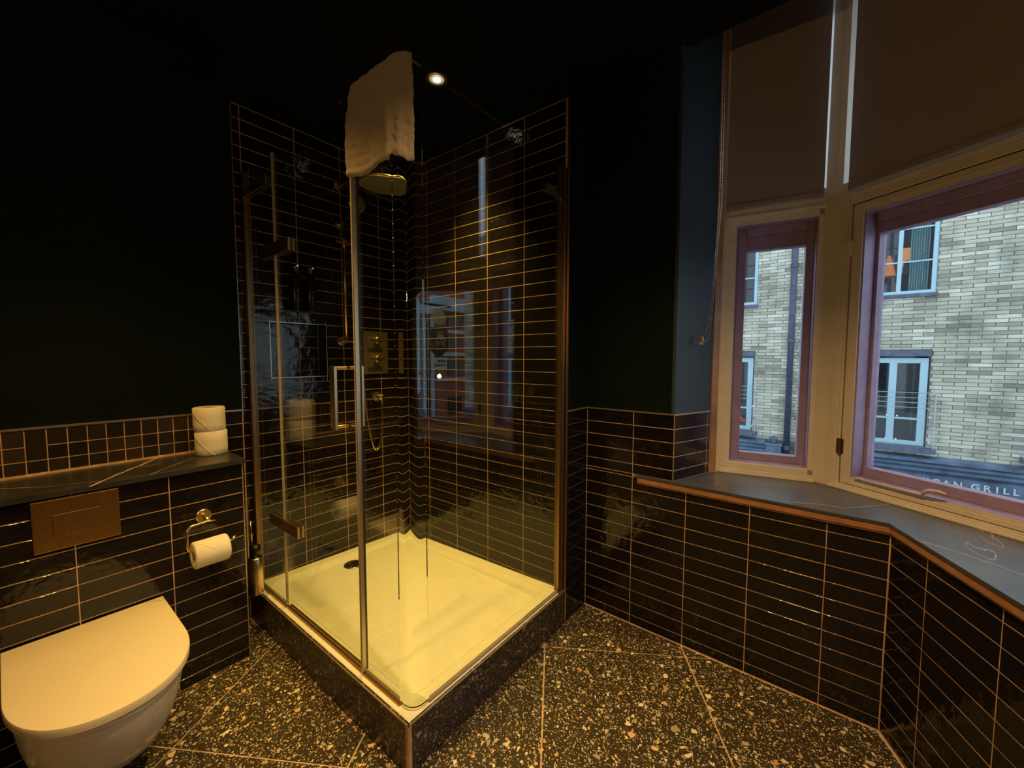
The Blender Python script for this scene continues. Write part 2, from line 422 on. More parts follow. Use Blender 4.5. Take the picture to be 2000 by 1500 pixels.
# --- wall under / beside the window (W3) and bay wall (W4)
O3 = (-.2030, 1.2585); D3 = (.0194, .9998); N3 = (.9998, -.0194)
BEND = (O3[0] + D3[0] * 1.160, O3[1] + D3[1] * 1.160)
D4 = (.9169, .3991); N4 = (.3991, -.9169)
L4 = 1.50; S_C = .4365     # s of the corner where the reveal starts
SILL = .744
g = G(); g.add(fbox(O3, D3, N3, -.02, S_C, -.25, -.0055, -.02, BAYC)); g.add(fbox(O3, D3, N3, S_C, 1.165, -.10, -.0055, -.02, SILL - .012))
w3 = tag(g.out('wall_window', 'green_paint'), kind='structure')
g = G(); g.add(fbox(O3, D3, N3, 0, S_C - .003, -.0058, -.0004, 0, WT)); g.add(fbox(O3, D3, N3, S_C - .003, 1.160, -.0058, -.0004, 0, SILL - .012)); g.out('grout_bed', 'grout', parent=w3)
cw = .2472
tiles(w3, O3, D3, N3, [.0015, cw, S_C - .001], [SILL] + rows_to(SILL + .001, WT)[1:])
tiles(w3, O3, D3, N3, [.0015, cw], [0] + rows_to(0, SILL)[1:])
tiles(w3, O3, D3, N3, [cw, 2 * cw, 3 * cw, 4 * cw, 1.1585], rows_to(0, SILL - .014))
g = G(); g.add(fbox(O3, D3, N3, 0, S_C + .002, -.004, .004, WT - .0015, WT + .005)); g.add(fbox(O3, D3, N3, S_C - .001, S_C + .0015, -.004, .0015, SILL, WT)); g.out('edge_trim', 'bright_trim', parent=w3)
# reveal above the sill
RC = (O3[0] + D3[0] * S_C, O3[1] + D3[1] * S_C); RE = (-.452, 1.787)
dv = Vector((RE[0] - RC[0], RE[1] - RC[1])); LR = dv.length; DR = tuple(dv / LR); NR = (-DR[1], DR[0])
if NR[1] < 0: NR = (DR[1], -DR[0])
g = G(); g.add(fbox(RC, DR, NR, 0, LR, -.006, -.001, WT + .004, BAYC)); g.add(fbox(RC, DR, NR, .0, LR, -.10, -.006, SILL - .02, BAYC))
wr = tag(g.out('wall_reveal', 'reveal_paint'), kind='structure')
g = G(); g.add(fbox(RC, DR, NR, 0, LR, -.0056, -.0004, SILL, WT)); g.out('grout_bed', 'grout', parent=wr)
tiles(wr, RC, DR, NR, [.001, LR - .022, LR - .001], [SILL] + rows_to(SILL, WT)[1:])
g = G(); g.add(fbox(RC, DR, NR, -.002, LR, -.004, .003, WT - .0015, WT + .004)); g.out('edge_trim', 'bright_trim', parent=wr)
# bay wall
g = G(); g.add(fbox(BEND, D4, N4, -.003, L4, -.10, -.0055, -.02, SILL - .012)); w4 = tag(g.out('wall_bay', 'green_paint'), kind='structure')
g = G(); g.add(fbox(BEND, D4, N4, 0, L4, -.0058, -.0004, 0, SILL - .012)); g.out('grout_bed', 'grout', parent=w4)
tiles(w4, BEND, D4, N4, [.001] + [.1674 + cw * k for k in range(6)], rows_to(0, SILL - .014))
# --- cistern boxing (y = .296)
BY = .296; BX = 1.0439; LT = .873
g = G(); g.add(box(BX + .004, 2.8, -.004, BY - .0004, -.01, LT - .02)); wc = tag(g.out('wall_cistern', 'grout'), kind='structure')
tiles(wc, (0, BY), (1, 0), (0, 1), [BX + .0005] + [1.2869 + w_ * k for k in range(7)], rows_to(0, LT - .0205))
tiles(wc, (BX + .002, 0), (0, 1), (-1, 0), [.002, .1, BY - .003], rows_to(0, LT - .0205))
g = G(); g.add(box(BX - .001, BX + .003, BY - .003, BY + .0012, 0, LT - .02)); g.out('edge_trim', 'bright_trim', parent=wc)

# --- rest of the room shell
P2 = (BEND[0] + D4[0] * L4, BEND[1] + D4[1] * L4)
g = G(); g.add(fbox(P2, D4, N4, 0, 2.1, -.1, 0, -.02, BAYC)); tag(g.out('wall_right', 'green_paint'), kind='structure')
tag(add_mesh('wall_entrance', *box(2.8, 2.9, -.1, 4.2, -.02, BAYC), 'green_paint'), kind='structure')
# window frame axes
A1 = (-.508, 1.826); E1 = (-.1819, .9833); M1 = (.9833, .1819)          # small window: along, inward
A2 = (-.570, 2.251); E2 = (.5679, .8231); M2 = (.8231, -.5679)          # large window
WL2 = 1.36
PE = (A2[0] + E2[0] * WL2, A2[1] + E2[1] * WL2)
dv = Vector((P2[0] - PE[0], P2[1] - PE[1])); LQ = dv.length; DQ = tuple(dv / LQ); NQ = (DQ[1], -DQ[0])
g = G(); g.add(fbox(PE, DQ, NQ, -.05, LQ, -.10, 0, SILL - .02, BAYC)); tag(g.out('wall_reveal_far', 'reveal_paint'), kind='structure')
# ceilings
tag(add_mesh('ceiling', *prism([(-.203, -.1), (-.203, 1.2585), BEND, P2, (2.9, 3.75), (2.9, -.1)], CEIL, CEIL + .06), 'ceiling_paint'), kind='structure')
g = G(); g.add(fbox(O3, D3, N3, S_C, 1.165, -.03, 0, CEIL, BAYC)); g.add(fbox(BEND, D4, N4, 0, L4, -.03, 0, CEIL, BAYC)); g.add(prism([(-.9, 1.5), (-.9, 4.2), (2.9, 4.2), (2.9, 1.5)], BAYC, BAYC + .08))
tag(g.out('ceiling_bay', 'ceiling_paint'), kind='structure')

# ------------------------------------------------------------------ floor
fl = tag(add_mesh('floor', *prism([(-.35, -.12), (-.35, 4.2), (2.9, 4.2), (2.9, -.12)], -.08, -.0025), 'floor_grout'), kind='structure')
U = Vector((.846, .533)); Vv = Vector((-.533, .846))
def clip(poly, n_, d_):   # keep n.x >= d
    out = []
    for i in range(len(poly)):
        a, b_ = poly[i - 1], poly[i]; fa, fb = n_[0] * a[0] + n_[1] * a[1] - d_, n_[0] * b_[0] + n_[1] * b_[1] - d_
        if (fa >= 0) != (fb >= 0):
            t = fa / (fa - fb); out.append((a[0] + (b_[0] - a[0]) * t, a[1] + (b_[1] - a[1]) * t))
        if fb >= 0: out.append(b_)
    return out
HP = [(N3, N3[0] * O3[0] + N3[1] * O3[1] + .009), (N4, N4[0] * BEND[0] + N4[1] * BEND[1] + .009), ((1, 0), -.194), ((-1, 0), -2.79), ((0, 1), .002)]
TS = .611; fg = .0030
for i in range(-5, 6):
    for j in range(-5, 6):
        u0, v0 = .845 + TS * i + fg, .970 + TS * j + fg
        pl = [tuple(U * a + Vv * b_) for a, b_ in ((u0, v0), (u0 + TS - 2 * fg, v0), (u0 + TS - 2 * fg, v0 + TS - 2 * fg), (u0, v0 + TS - 2 * fg))]
        for n_, d_ in HP:
            if pl: pl = clip(pl, n_, d_)
        if len(pl) < 3: continue
        # under the kerb or boxing only: skip
        if all(q[0] < .93 and q[1] < 1.25 for q in pl) or all(q[1] < BY - .01 for q in pl): continue
        add_mesh('floor_tile', *prism(pl, -.0035, 0.0), 'terrazzo_floor', parent=fl)

# ------------------------------------------------------------------ kerb and tray
KX, KY, KZ = .938, 1.2585, .167
kb = empty('shower_kerb', (.5, .6, 0), 'dark speckled terrazzo kerb around the two open sides of the shower tray', 'kerb')
gk = G(); gk.add(box(.905, KX - .012, .005, KY - .012, 0.001, .098)); gk.add(box(.004, .905, KY - .05, KY - .012, 0.001, .098)); gk.out('kerb_core', 'grout', kb)
for a, b_ in ((.003, 1.2565),):
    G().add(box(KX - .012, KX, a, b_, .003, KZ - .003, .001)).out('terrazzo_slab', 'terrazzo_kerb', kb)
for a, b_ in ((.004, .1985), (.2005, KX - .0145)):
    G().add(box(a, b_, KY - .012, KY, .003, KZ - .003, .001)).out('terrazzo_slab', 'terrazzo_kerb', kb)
gk = G(); gk.add(box(KX - .004, KX + .0012, .003, KY + .0012, KZ - .003, KZ)); gk.add(box(.003, KX, KY - .004, KY + .0012, KZ - .003, KZ)); gk.out('metal_edge', 'bright_trim', kb)
gk = G(); gk.add(box(KX - .013, KX + .0004, KY - .0135, KY + .0008, .002, KZ - .003)); gk.out('corner_joint', 'grout', kb)

def tray():
    X1, Y1 = KX - .0125, KY - .0125
    def ztop(x, y): return .130 + .035 * max(x / X1, y / Y1) ** 1.6
    def rr(x0, x1, y0, y1, r, n_=8):
        out = []
        for cx_, cy_, a0 in ((x1 - r, y1 - r, 0), (x0 + r, y1 - r, 90), (x0 + r, y0 + r, 180), (x1 - r, y0 + r, 270)):
            for k in range(n_ + 1):
                a = math.radians(a0 + 90 * k / n_); out.append((cx_ + r * math.cos(a), cy_ + r * math.sin(a)))
        return out
    rings = []
    rings.append([(x, y, .10) for x, y in rr(.001, X1, .001, Y1, .002)])
    rings.append([(x, y, ztop(x, y) - .002) for x, y in rr(.001, X1, .001, Y1, .002)])
    rings.append([(x, y, ztop(x, y)) for x, y in rr(.003, X1 - .002, .003, Y1 - .002, .004)])
    rings.append([(x, y, ztop(x, y)) for x, y in rr(.052, .868, .052, 1.178, .05)])
    rings.append([(x, y, ztop(x, y) - .003) for x, y in rr(.056, .864, .056, 1.174, .05)])
    rings.append([(x, y, ztop(x, y) - .016) for x, y in rr(.072, .850, .072, 1.158, .05)])
    rings.append([(x, y, .122 + .01 * x) for x, y in rr(.085, .838, .085, 1.146, .05)])
    rings.append([(x, y, .119) for x, y in rr(.30, .60, .30, .9, .05)])
    n_ = len(rings[0]); v = [q for r in rings for q in r]; f = []
    for i in range(len(rings) - 1):
        for k in range(n_): f.append((i * n_ + k, i * n_ + (k + 1) % n_, (i + 1) * n_ + (k + 1) % n_, (i + 1) * n_ + k))
    f.append(tuple((len(rings) - 1) * n_ + k for k in range(n_)))
    f.append(tuple(range(n_))[::-1])
    t = empty('shower_tray', (.45, .6, .1), 'pale shower tray with a shallow sunken floor inside the glass enclosure', 'shower tray')
    add_mesh('tray', v, f, 'tray_acrylic', t, smooth=False)
    for q in t.children: pass
    dc = (.47, .145, .1235)
    G().add(lathe([(.047, 0), (.050, .001), (.050, .004), (.044, .006), (.001, .0065)], dc)).out('drain_cover', 'chrome', t, smooth=True)
    gg = G(); 
    for k in range(3): gg.add(tube([(dc[0] + (.040 - .002 * k) * math.cos(a * math.pi / 12), dc[1] + (.040 - .002 * k) * math.sin(a * math.pi / 12), dc[2] + .0065) for a in range(24)], .001, 5, True))
    gg.out('drain_ring', 'black_plastic', t)
tray()

# ------------------------------------------------------------------ shower enclosure
en = empty('shower_enclosure', (.9, .6, KZ), 'frameless glass shower enclosure with a bent glass corner and brass fittings', 'shower enclosure')
GZ0, GZ1 = .176, 2.165
GX, GYp = .900, 1.235; T = .0048
# bend: curvature grows smoothly to the middle of the corner
NB, LB = 72, .104
BTH = [math.pi / 2 * (k / NB - math.sin(2 * math.pi * k / NB) / (2 * math.pi)) for k in range(NB + 1)]
BCRV = [(0.0, 0.0)]
for k in range(NB):
    tm = (BTH[k] + BTH[k + 1]) / 2; BCRV.append((BCRV[-1][0] - math.sin(tm) * LB / NB, BCRV[-1][1] + math.cos(tm) * LB / NB))
bdx, bdy = BCRV[-1]
BCRV = [(GX + x, GYp - bdy + y) for x, y in BCRV]
G().add(box(GX - T, GX + T, .022, .333, GZ0, GZ1)).out('side_panel', 'shower_glass', en)
door = G().add(box(GX - T, GX + T, .339, .952, GZ0 + .012, GZ1)).out('glass_door', 'shower_glass', en)
cxr, cyr = GX + bdx, GYp - bdy
v_, f_ = box(GX - T, GX + T, .962, cyr, GZ0, GZ1)
G().add((v_, f_[:3] + f_[4:])).out('front_panel', 'shower_glass', en)
v_, f_ = box(.022, cxr, GYp - T, GYp + T, GZ0, GZ1)      # the seams to the bend stay open: one continuous sheet
G().add((v_, f_[:1] + f_[2:])).out('return_panel', 'shower_glass', en)
v = []; f = []
for k in range(NB + 1):
    (x, y), th = BCRV[k], BTH[k]
    for o_ in (T, -T):
        for z in (GZ0, GZ1): v.append((x + o_ * math.cos(th), y + o_ * math.sin(th), z))
for k in range(NB):
    a = 4 * k; b_ = a + 4
    f += [(a, b_, b_ + 1, a + 1), (a + 2, a + 3, b_ + 3, b_ + 2), (a + 1, b_ + 1, b_ + 3, a + 3), (a, a + 2, b_ + 2, b_)]
bg_ = add_mesh('bent_corner_glass', v, f, 'bent_glass', en)
for pl in bg_.data.polygons: pl.use_smooth = abs(pl.normal.z) < .5
try: bg_.data.set_sharp_from_angle(angle=math.radians(40))
except Exception: pass
# wall channels
g = G(); g.add(box(GX - .012, GX - .007, 0.0005, .042, KZ, 2.165)); g.add(box(GX + .007, GX + .012, .0005, .042, KZ, 2.165)); g.add(box(GX - .012, GX + .012, .0005, .006, KZ, 2.165)); g.add(box(GX - .006, GX + .006, .028, .040, KZ, 2.165))
tag(g.out('wall_channel', 'channel_brass', en))
g = G(); g.add(box(.0015, .046, GYp - .012, GYp - .007, KZ, 2.165)); g.add(box(.0015, .046, GYp + .007, GYp + .012, KZ, 2.165)); g.add(box(.0015, .008, GYp - .012, GYp + .012, KZ, 2.165)); g.add(box(.030, .044, GYp - .006, GYp + .006, KZ, 2.165))
g.out('wall_channel', 'channel_brass', en)
for bb in ((GX - .008, GX + .008, .042, .333, KZ - .003, KZ + .010), (GX - .010, GX + .010, .962, cyr, KZ - .003, KZ + .006)):
    G().add(box(*bb)).out('bottom_channel', 'dark_brass', en)
g = G(); g.add(box(.046, cxr, GYp - .006, GYp + .006, KZ - .004, KZ + .009)); g.out('bottom_seal', 'seal', en)
g = G(); g.add(box(GX - .016, GX + .006, .345, .950, KZ - .002, KZ + .009)); g.out('threshold_bar', 'dark_brass', en)
G().add(box(GX - .0045, GX + .0045, .333, .339, GZ0, GZ1)).out('hinge_seal', 'seal', en, parent=door)
G().add(box(GX - .006, GX + .007, .948, .957, GZ0, GZ1 - .01)).out('door_seal', 'seal', en, parent=door)
G().add(box(GX - .003, GX + .011, .9605, .9665, GZ0, GZ1 - .01)).out('magnet_strip', 'bright_trim', en)
G().add(box(GX - .014, GX - .006, .957, .961, GZ0, GZ1 - .01)).out('seal_lip', 'dark_seal', en)
# hinges: pairs of plates clamping the glass
for z0, z1, y0 in ((.530, .580, .205), (1.733, 1.786, .205), (2.045, 2.085, .03)):
    y1 = y0 + (.285 if y0 > .1 else .26)
    h = G().add(box(GX + .0045, GX + .014, y0, y1, z0, z1, .0012)).out('hinge', 'brass', en)
    G().add(box(GX - .014, GX - .0045, y0, y1, z0, z1, .0012)).out('hinge_plate', 'brass', en, parent=h)
g = G().add(box(.048, .16, GYp - .013, GYp + .013, 2.02, 2.05, .001)).out('glass_clamp', 'brass', en)
# pull handle: flat bars on both faces joined by rods through the glass
hy0 = .897
g = G()
g.add(box(GX + .046, GX + .058, hy0 - .019, hy0 + .010, 1.050, 1.268, .0015))
g.add(tube([(GX + .005, hy0, 1.262), (GX + .05, hy0, 1.262)], .0055, 10)); g.add(tube([(GX + .005, hy0, 1.058), (GX + .05, hy0, 1.058)], .0055, 10))
hd = g.out('pull_handle', 'brass', en, parent=door)
g = G(); g.add(box(GX - .056, GX - .044, hy0 - .019, hy0 + .010, 1.050, 1.268, .0015))
g.add(tube([(GX - .005, hy0, 1.262), (GX - .05, hy0, 1.262)], .0055, 10)); g.add(tube([(GX - .005, hy0, 1.058), (GX - .05, hy0, 1.058)], .0055, 10))
g.out('pull_handle', 'brass', en, parent=door)

# ------------------------------------------------------------------ towel over the glass
def towel():
    # plan path along the outside of the glass, then around the bend
    path = [(GX, .966), (GX, 1.00), (GX, 1.05), (GX, 1.10), (GX, 1.14)] + [BCRV[k] for k in range(0, 50, 7)]
    import itertools
    pts = []; cum = 0; dense = []
    for i in range(len(path) - 1):
        for k in range(4):
            t = k / 4; dense.append((path[i][0] + (path[i + 1][0] - path[i][0]) * t, path[i][1] + (path[i + 1][1] - path[i][1]) * t))
    dense.append(path[-1]); N = len(dense)
    v = []; f = []; rows = []
    prof = []
    # cross-section: outer fall, over the top, inner fall; (offset from glass, drop)
    for k in range(27): prof.append(('o', 1 - k / 26))
    for k in range(1, 8): prof.append(('t', k / 8))
    for k in range(0, 19): prof.append(('i', k / 18))
    for side, q in prof:
        for i, (x, y) in enumerate(dense):
            s = i / (N - 1)
            a, b_ = dense[max(0, i - 1)], dense[min(N - 1, i + 1)]
            t = Vector((b_[0] - a[0], b_[1] - a[1])).normalized(); nn = Vector((t.y, -t.x))
            ripple = .006 * math.sin(s * 11 + 1.2) + .003 * math.sin(s * 27)
            drop = .285 + .008 * math.sin(s * 9) + .02 * (s > .6) * (s - .6) + (.022 * math.exp(-((s - .55) / .05) ** 2))
            drop -= .02 * math.exp(-((s - .47) / .04) ** 2)
            if side == 'o':
                off = .010 + (.010 + ripple) * min(1, q * 2.2) + .006 * q * math.sin(s * 14 + q * 3) * (q > .1)
                if q > .55: off += .003 * math.sin(q * 60) * math.sin(s * 6 + .5)
                off += .016 * q ** .5 * math.exp(-((s - .60) / .07) ** 2) - .008 * q * math.exp(-((s - .46) / .06) ** 2)
                if q > .93: off += .004 * math.sin((q - .93) * 60)
                off += .012 * q * max(0, s - .62)
                z = GZ1 + .006 - q * drop
            elif side == 't':
                ang = q * math.pi; off = .011 * math.cos(ang); z = GZ1 + .006 + .010 * math.sin(ang)
            else:
                off = -.011 - .012 * min(1, q * 2) - ripple * q; z = GZ1 + .006 - q * (drop - .045 + .01 * math.sin(s * 13))
            v.append((x + nn.x * off, y + nn.y * off, z))
    M = len(prof)
    for j in range(M - 1):
        for i in range(N - 1): f.append((j * N + i, j * N + i + 1, (j + 1) * N + i + 1, (j + 1) * N + i))
    ob = add_mesh('bath_towel', v, f, 'towelling', loc=(GX, 1.1, GZ1), smooth=True)
    md = ob.modifiers.new('solid', 'SOLIDIFY'); md.thickness = .007; md.offset = 0
    md = ob.modifiers.new('sub', 'SUBSURF'); md.levels = 1; md.render_levels = 2
    tx = bpy.data.textures.new('towel_crumple', 'CLOUDS'); tx.noise_scale = .030
    md = ob.modifiers.new('crumple', 'DISPLACE'); md.texture = tx; md.strength = .009; md.mid_level = .5
    tag(ob, 'cream towel hanging over the top of the shower glass at its corner', 'towel')
towel()

# ------------------------------------------------------------------ shower fittings on the left wall
rs = empty('hand_shower', (.423, 0, 1.4), 'brass hand shower on a tall riser rail beside the tiled niche', 'hand shower')
G().add(tube([(.423, .052, 1.385), (.423, .052, 2.09)], .0085, 14)).out('riser_rail', 'brass', rs, smooth=True)
g = G(); g.add(tube([(.423, .0, 1.392), (.423, .060, 1.392)], .011, 14)); g.add(lathe([(.024, 0), (.024, .006), (.012, .008)], (.423, 0, 1.392), 'y', 24)); g.add(box(.385, .463, .035, .070, 1.384, 1.398, .004)); g.out('rail_bracket', 'brass', rs)
g = G(); g.add(tube([(.423, .0, 2.05), (.423, .060, 2.05)], .011, 14)); g.add(lathe([(.024, 0), (.024, .006), (.012, .008)], (.423, 0, 2.05), 'y', 24)); g.out('rail_bracket', 'brass', rs)
g = G(); g.add(box(.365, .470, .045, .062, 1.936, 1.950, .002)); g.add(tube([(.423, .05, 1.925), (.423, .05, 1.962)], .016, 14)); g.out('slider_clamp', 'brass', rs)
hs = G(); hs.add(tube([(.375, .085, 1.93), (.375, .095, 2.02), (.375, .11, 2.09), (.375, .12, 2.13)], [.010, .011, .013, .018], 12)); hs.add(lathe([(.01, -.012), (.048, -.010), (.052, 0), (.050, .008), (.02, .010)], (.378, .118, 2.155), 'y', 28))
hso = hs.out('handset', 'brass', rs, smooth=True)
G().add(lathe([(.047, .0105), (.044, .013), (.001, .0135)], (.378, .118, 2.155), 'y', 28)).out('spray_plate', 'spray_face', rs, parent=hso, smooth=True)
# hose
hp = []
for k in range(41):
    t = k / 40
    a = Vector((.198, .055, 1.035)); b_ = Vector((.225, .05, .740)); c_ = Vector((.262, .05, .76)); d_ = Vector((.320, .06, 1.10)); e_ = Vector((.375, .083, 1.93))
    cp = [a, Vector((.200, .055, .86)), b_, c_, Vector((.300, .05, .95)), d_, Vector((.36, .07, 1.5)), e_]
    # catmull through cp
    u = t * (len(cp) - 1); i = min(int(u), len(cp) - 2); w1 = u - i
    p0, p1, p2, p3 = cp[max(i - 1, 0)], cp[i], cp[i + 1], cp[min(i + 2, len(cp) - 1)]
    hp.append(.5 * ((2 * p1) + (p2 - p0) * w1 + (2 * p0 - 5 * p1 + 4 * p2 - p3) * w1 ** 2 + (3 * p1 - p0 - 3 * p2 + p3) * w1 ** 3))
hz_ = tag(G().add(tube(hp, .0065, 10)).out('shower_hose', 'pale_brass', loc=(.2, .05, .75), smooth=True), 'brass shower hose looping down between the wall outlet and the hand shower', 'hose')
g = G(); g.add(lathe([(.030, 0), (.030, .006), (.018, .010), (.017, .035), (.020, .040), (.020, .055), (.008, .062)], (.198, 0, 1.055), 'y', 24)); g.add(tube([(.198, .05, 1.06), (.198, .055, 1.03)], .010, 12)); g.add(tube([(.198, .03, 1.065), (.262, .045, 1.079)], .006, 10))
tag(g.out('hose_outlet', 'brass', loc=(.198, 0, 1.055), smooth=False), 'round brass hose outlet on the shower wall below the mixer plate', 'outlet')
vl = empty('mixer_valve', (.203, 0, 1.327), 'square brass mixer plate with two lever controls on the shower wall', 'mixer')
G().add(box(.118, .288, 0.0002, .010, 1.197, 1.459, .002)).out('cover_plate', 'dull_brass', vl)
for z in (1.405, 1.292):
    lv = G().add(lathe([(.022, 0), (.022, .028), (.019, .030)], (.203, .010, z), 'y', 24)).out('control_knob', 'brass', vl)
    G().add(box(.165, .262, .038, .048, z - .006, z + .006, .002)).out('lever', 'pale_brass', vl, parent=lv)
rh = empty('rain_shower', (.42, 0, 2.26), 'round overhead rain shower on a wall arm half hidden behind the towel', 'rain shower')
G().add(lathe([(.028, 0), (.028, .008), (.012, .010)], (.42, 0, 2.262), 'y', 24)).out('wall_flange', 'brass', rh)
G().add(tube([(.42, .005, 2.262), (.42, .40, 2.262), (.42, .415, 2.255), (.42, .42, 2.235), (.42, .42, 2.19)], .010, 12)).out('shower_arm', 'brass', rh, smooth=True)
G().add(lathe([(.018, .03), (.020, .012), (.115, .006), (.118, 0), (.112, -.006), (.001, -.007)], (.42, .42, 2.170), 'z', 40)).out('shower_head', 'brass', rh, smooth=True)
G().add(lathe([(.110, -.007), (.105, -.0095), (.001, -.010)], (.42, .42, 2.170), 'z', 40)).out('spray_plate', 'spray_face', rh, smooth=True)
# soap bottles in wall holders
sb = empty('soap_bottle', (.690, .035, 1.56), 'black wall mounted soap dispenser above the niche, nearer the glass door', 'soap dispenser', 'soap dispensers above the niche')
G().add(lathe([(.026, -.06), (.028, -.055), (.028, .10), (.022, .120), (.012, .128), (.012, .14)], (.690, .040, 1.60), 'z', 24)).out('bottle', 'black_plastic', sb, smooth=True)
g = G(); g.add(lathe([(.010, 0), (.010, .02), (.014, .022), (.014, .034), (.004, .036)], (.690, .040, 1.74), 'z', 16)); g.add(tube([(.690, .04, 1.770), (.690, .072, 1.766)], .005, 8)); g.out('pump', 'chrome', sb)
g = G(); g.add(box(.672, .708, .001, .014, 1.60, 1.69, .002)); g.add(tube([(.690 + .030 * math.cos(a * math.pi / 12), .040 + .030 * math.sin(a * math.pi / 12), 1.645) for a in range(24)], .003, 6, True)); g.out('wall_bracket', 'black_plastic', sb)
s2 = copy_tree(sb); s2.location.x -= .078; s2['label'] = 'black wall mounted soap dispenser above the niche, nearer the riser rail'

# ------------------------------------------------------------------ ledge, flush plate, rolls, holder
lg = tag(add_mesh('marble_shelf', *box(1.035, 2.79, .0015, BY + .012, LT - .020, LT, .0012), 'shelf_marble', loc=(1.5, .15, LT)), 'dark veined marble shelf capping the tiled cistern boxing', 'shelf')
def vein(ptz, r, z, root, name='vein'):
    v = []; f = []
    for i, (x, y) in enumerate(ptz):
        rr_ = r * (0.5 + .6 * random.random()); q = Vector((x, y)); t = Vector(ptz[min(i + 1, len(ptz) - 1)]) - Vector(ptz[max(i - 1, 0)]); t.normalize(); n_ = Vector((-t.y, t.x))
        v += [(q.x + n_.x * rr_, q.y + n_.y * rr_, z), (q.x - n_.x * rr_, q.y - n_.y * rr_, z)]
        if i: k = 2 * i; f.append((k - 2, k - 1, k + 1, k))
    return add_mesh(name, v, f, 'marble_vein', loc=None, parent=root)
def wander(a, b_, n_, amp):
    out = []; off = 0
    for i in range(n_ + 1):
        t = i / n_; off += random.uniform(-amp, amp); off *= .85
        d_ = Vector((b_[0] - a[0], b_[1] - a[1])); nn = Vector((-d_.y, d_.x)).normalized()
        out.append((a[0] + d_.x * t + nn.x * off, a[1] + d_.y * t + nn.y * off))
    return out
def pix_z(x, y, Z): d = ray(x, y); q = CAM_C + d * ((Z - CAM_C.z) / d.z); return (q.x, q.y)
for pts_, r in (([(175, 951), (230, 927), (262, 914), (310, 893)], .0050), ([(262, 915), (315, 905)], .0017), ([(0, 955), (100, 950), (195, 940)], .0012), ([(292, 928), (330, 912), (380, 894)], .0013)):
    wp = [pix_z(x, y, LT) for x, y in pts_]; path = []
    for i in range(len(wp) - 1): path += wander(wp[i], wp[i + 1], 6, .0025)[(1 if i else 0):]
    ob = vein(path, r, LT + .0003, None); ob.parent = lg; ob.location = -lg.location
fp = empty('flush_plate', (1.524, BY, .77), 'large dark brass flush plate set in the tiles above the toilet', 'flush plate')
G().add(box(1.424, 1.624, BY + .0002, BY + .009, .679, .846, .003)).out('cover_plate', 'dark_brass', fp)
G().add(box(1.4715, 1.5795, BY + .006, BY + .0112, .722, .795, .0012)).out('flush_button', 'dark_brass', fp)
def roll(cx_, cy_, cz_, r, h, axis, name, label, grp=None):
    t = empty(name, (cx_, cy_, cz_), label, 'toilet paper', grp)
    e = .004
    if axis == 'z': base = (cx_, cy_, cz_)
    else: base = (cx_, cy_, cz_)
    G().add(lathe([(.021, e * .5), (r - e, 0), (r, e), (r + .0006, h * .3), (r, h * .6), (r + .0005, h - e), (r - e, h), (.021, h - e * .5), (.021, e * .5)], base, axis, 40, caps=False)).out('paper', 'paper', t, smooth=True)
    G().add(lathe([(.0205, .001), (.0205, h - .001), (.0185, h - .001), (.0185, .001), (.0205, .001)], base, axis, 24, caps=False)).out('core', 'cardboard', t, smooth=True)
    return t
rc = (1.093, .088)
r1 = roll(rc[0], rc[1], LT + .0003, .059, .104, 'z', 'toilet_roll', 'spare toilet roll standing on the marble shelf, lower of the stacked pair', 'spare toilet rolls')
r2 = roll(rc[0] + .003, rc[1] - .003, LT + .1046, .0585, .103, 'z', 'toilet_roll', 'spare toilet roll stacked on top of another on the marble shelf', 'spare toilet rolls')
# loose diagonal sheet edges
for root, z0, r, c_ in ((r1, LT, .0596, rc), (r2, LT + .104, .0592, (rc[0] + .003, rc[1] - .003))):
    v = []; f = []
    a0, a1 = math.radians(8), math.radians(88)
    for k in range(25):
        t = k / 24; a = a0 + (a1 - a0) * t; zt = z0 + .100 * (1 - t ** .8)
        for dz, dr in ((0, .0022), (-.0035, .0026), (-.0035, 0)):
            v.append((c_[0] + (r + dr) * math.cos(a), c_[1] + (r + dr) * math.sin(a), max(z0 + .002, zt + dz)))
        if k:
            q = 3 * k
            for j in (0, 1): f.append((q - 3 + j, q + j, q + 1 + j, q - 2 + j))
    add_mesh('loose_sheet', v, f, 'paper_edge', root)
hr_c = (1.187, BY, .672)
hl = empty('roll_holder', hr_c, 'brass wire toilet roll holder fixed to the tiled boxing', 'roll holder')
G().add(lathe([(.026, 0), (.026, .008), (.023, .010), (.001, .010)], (hr_c[0], BY + .0002, hr_c[2]), 'y', 28)).out('rosette', 'brass', hl)
RY, RZ = BY + .072, .566
g = G(); g.add(tube([(1.187, BY + .008, .672), (1.187, BY + .060, .667)], .0085, 14)); g.out('post', 'brass', hl, smooth=True)
wr_ = [(1.163, RY - .010, .662), (1.187, RY - .012, .664), (1.215, RY - .012, .662), (1.240, RY - .012, .660), (1.252, RY - .010, .652), (1.256, RY - .008, .640), (1.257, RY, .585), (1.254, RY, .572), (1.243, RY, .5665), (1.20, RY, .566), (1.13, RY, .566), (1.112, RY + .001, .568), (1.104, RY + .003, .580)]
G().add(tube(wr_, .0042, 10)).out('wire_arm', 'pale_brass', hl, smooth=True)
r3 = roll(1.130, RY, RZ - .018, .050, .112, 'x', 'toilet_roll', 'toilet roll hanging on the brass holder with its sheet folded to a point', 'none')
del r3['group']
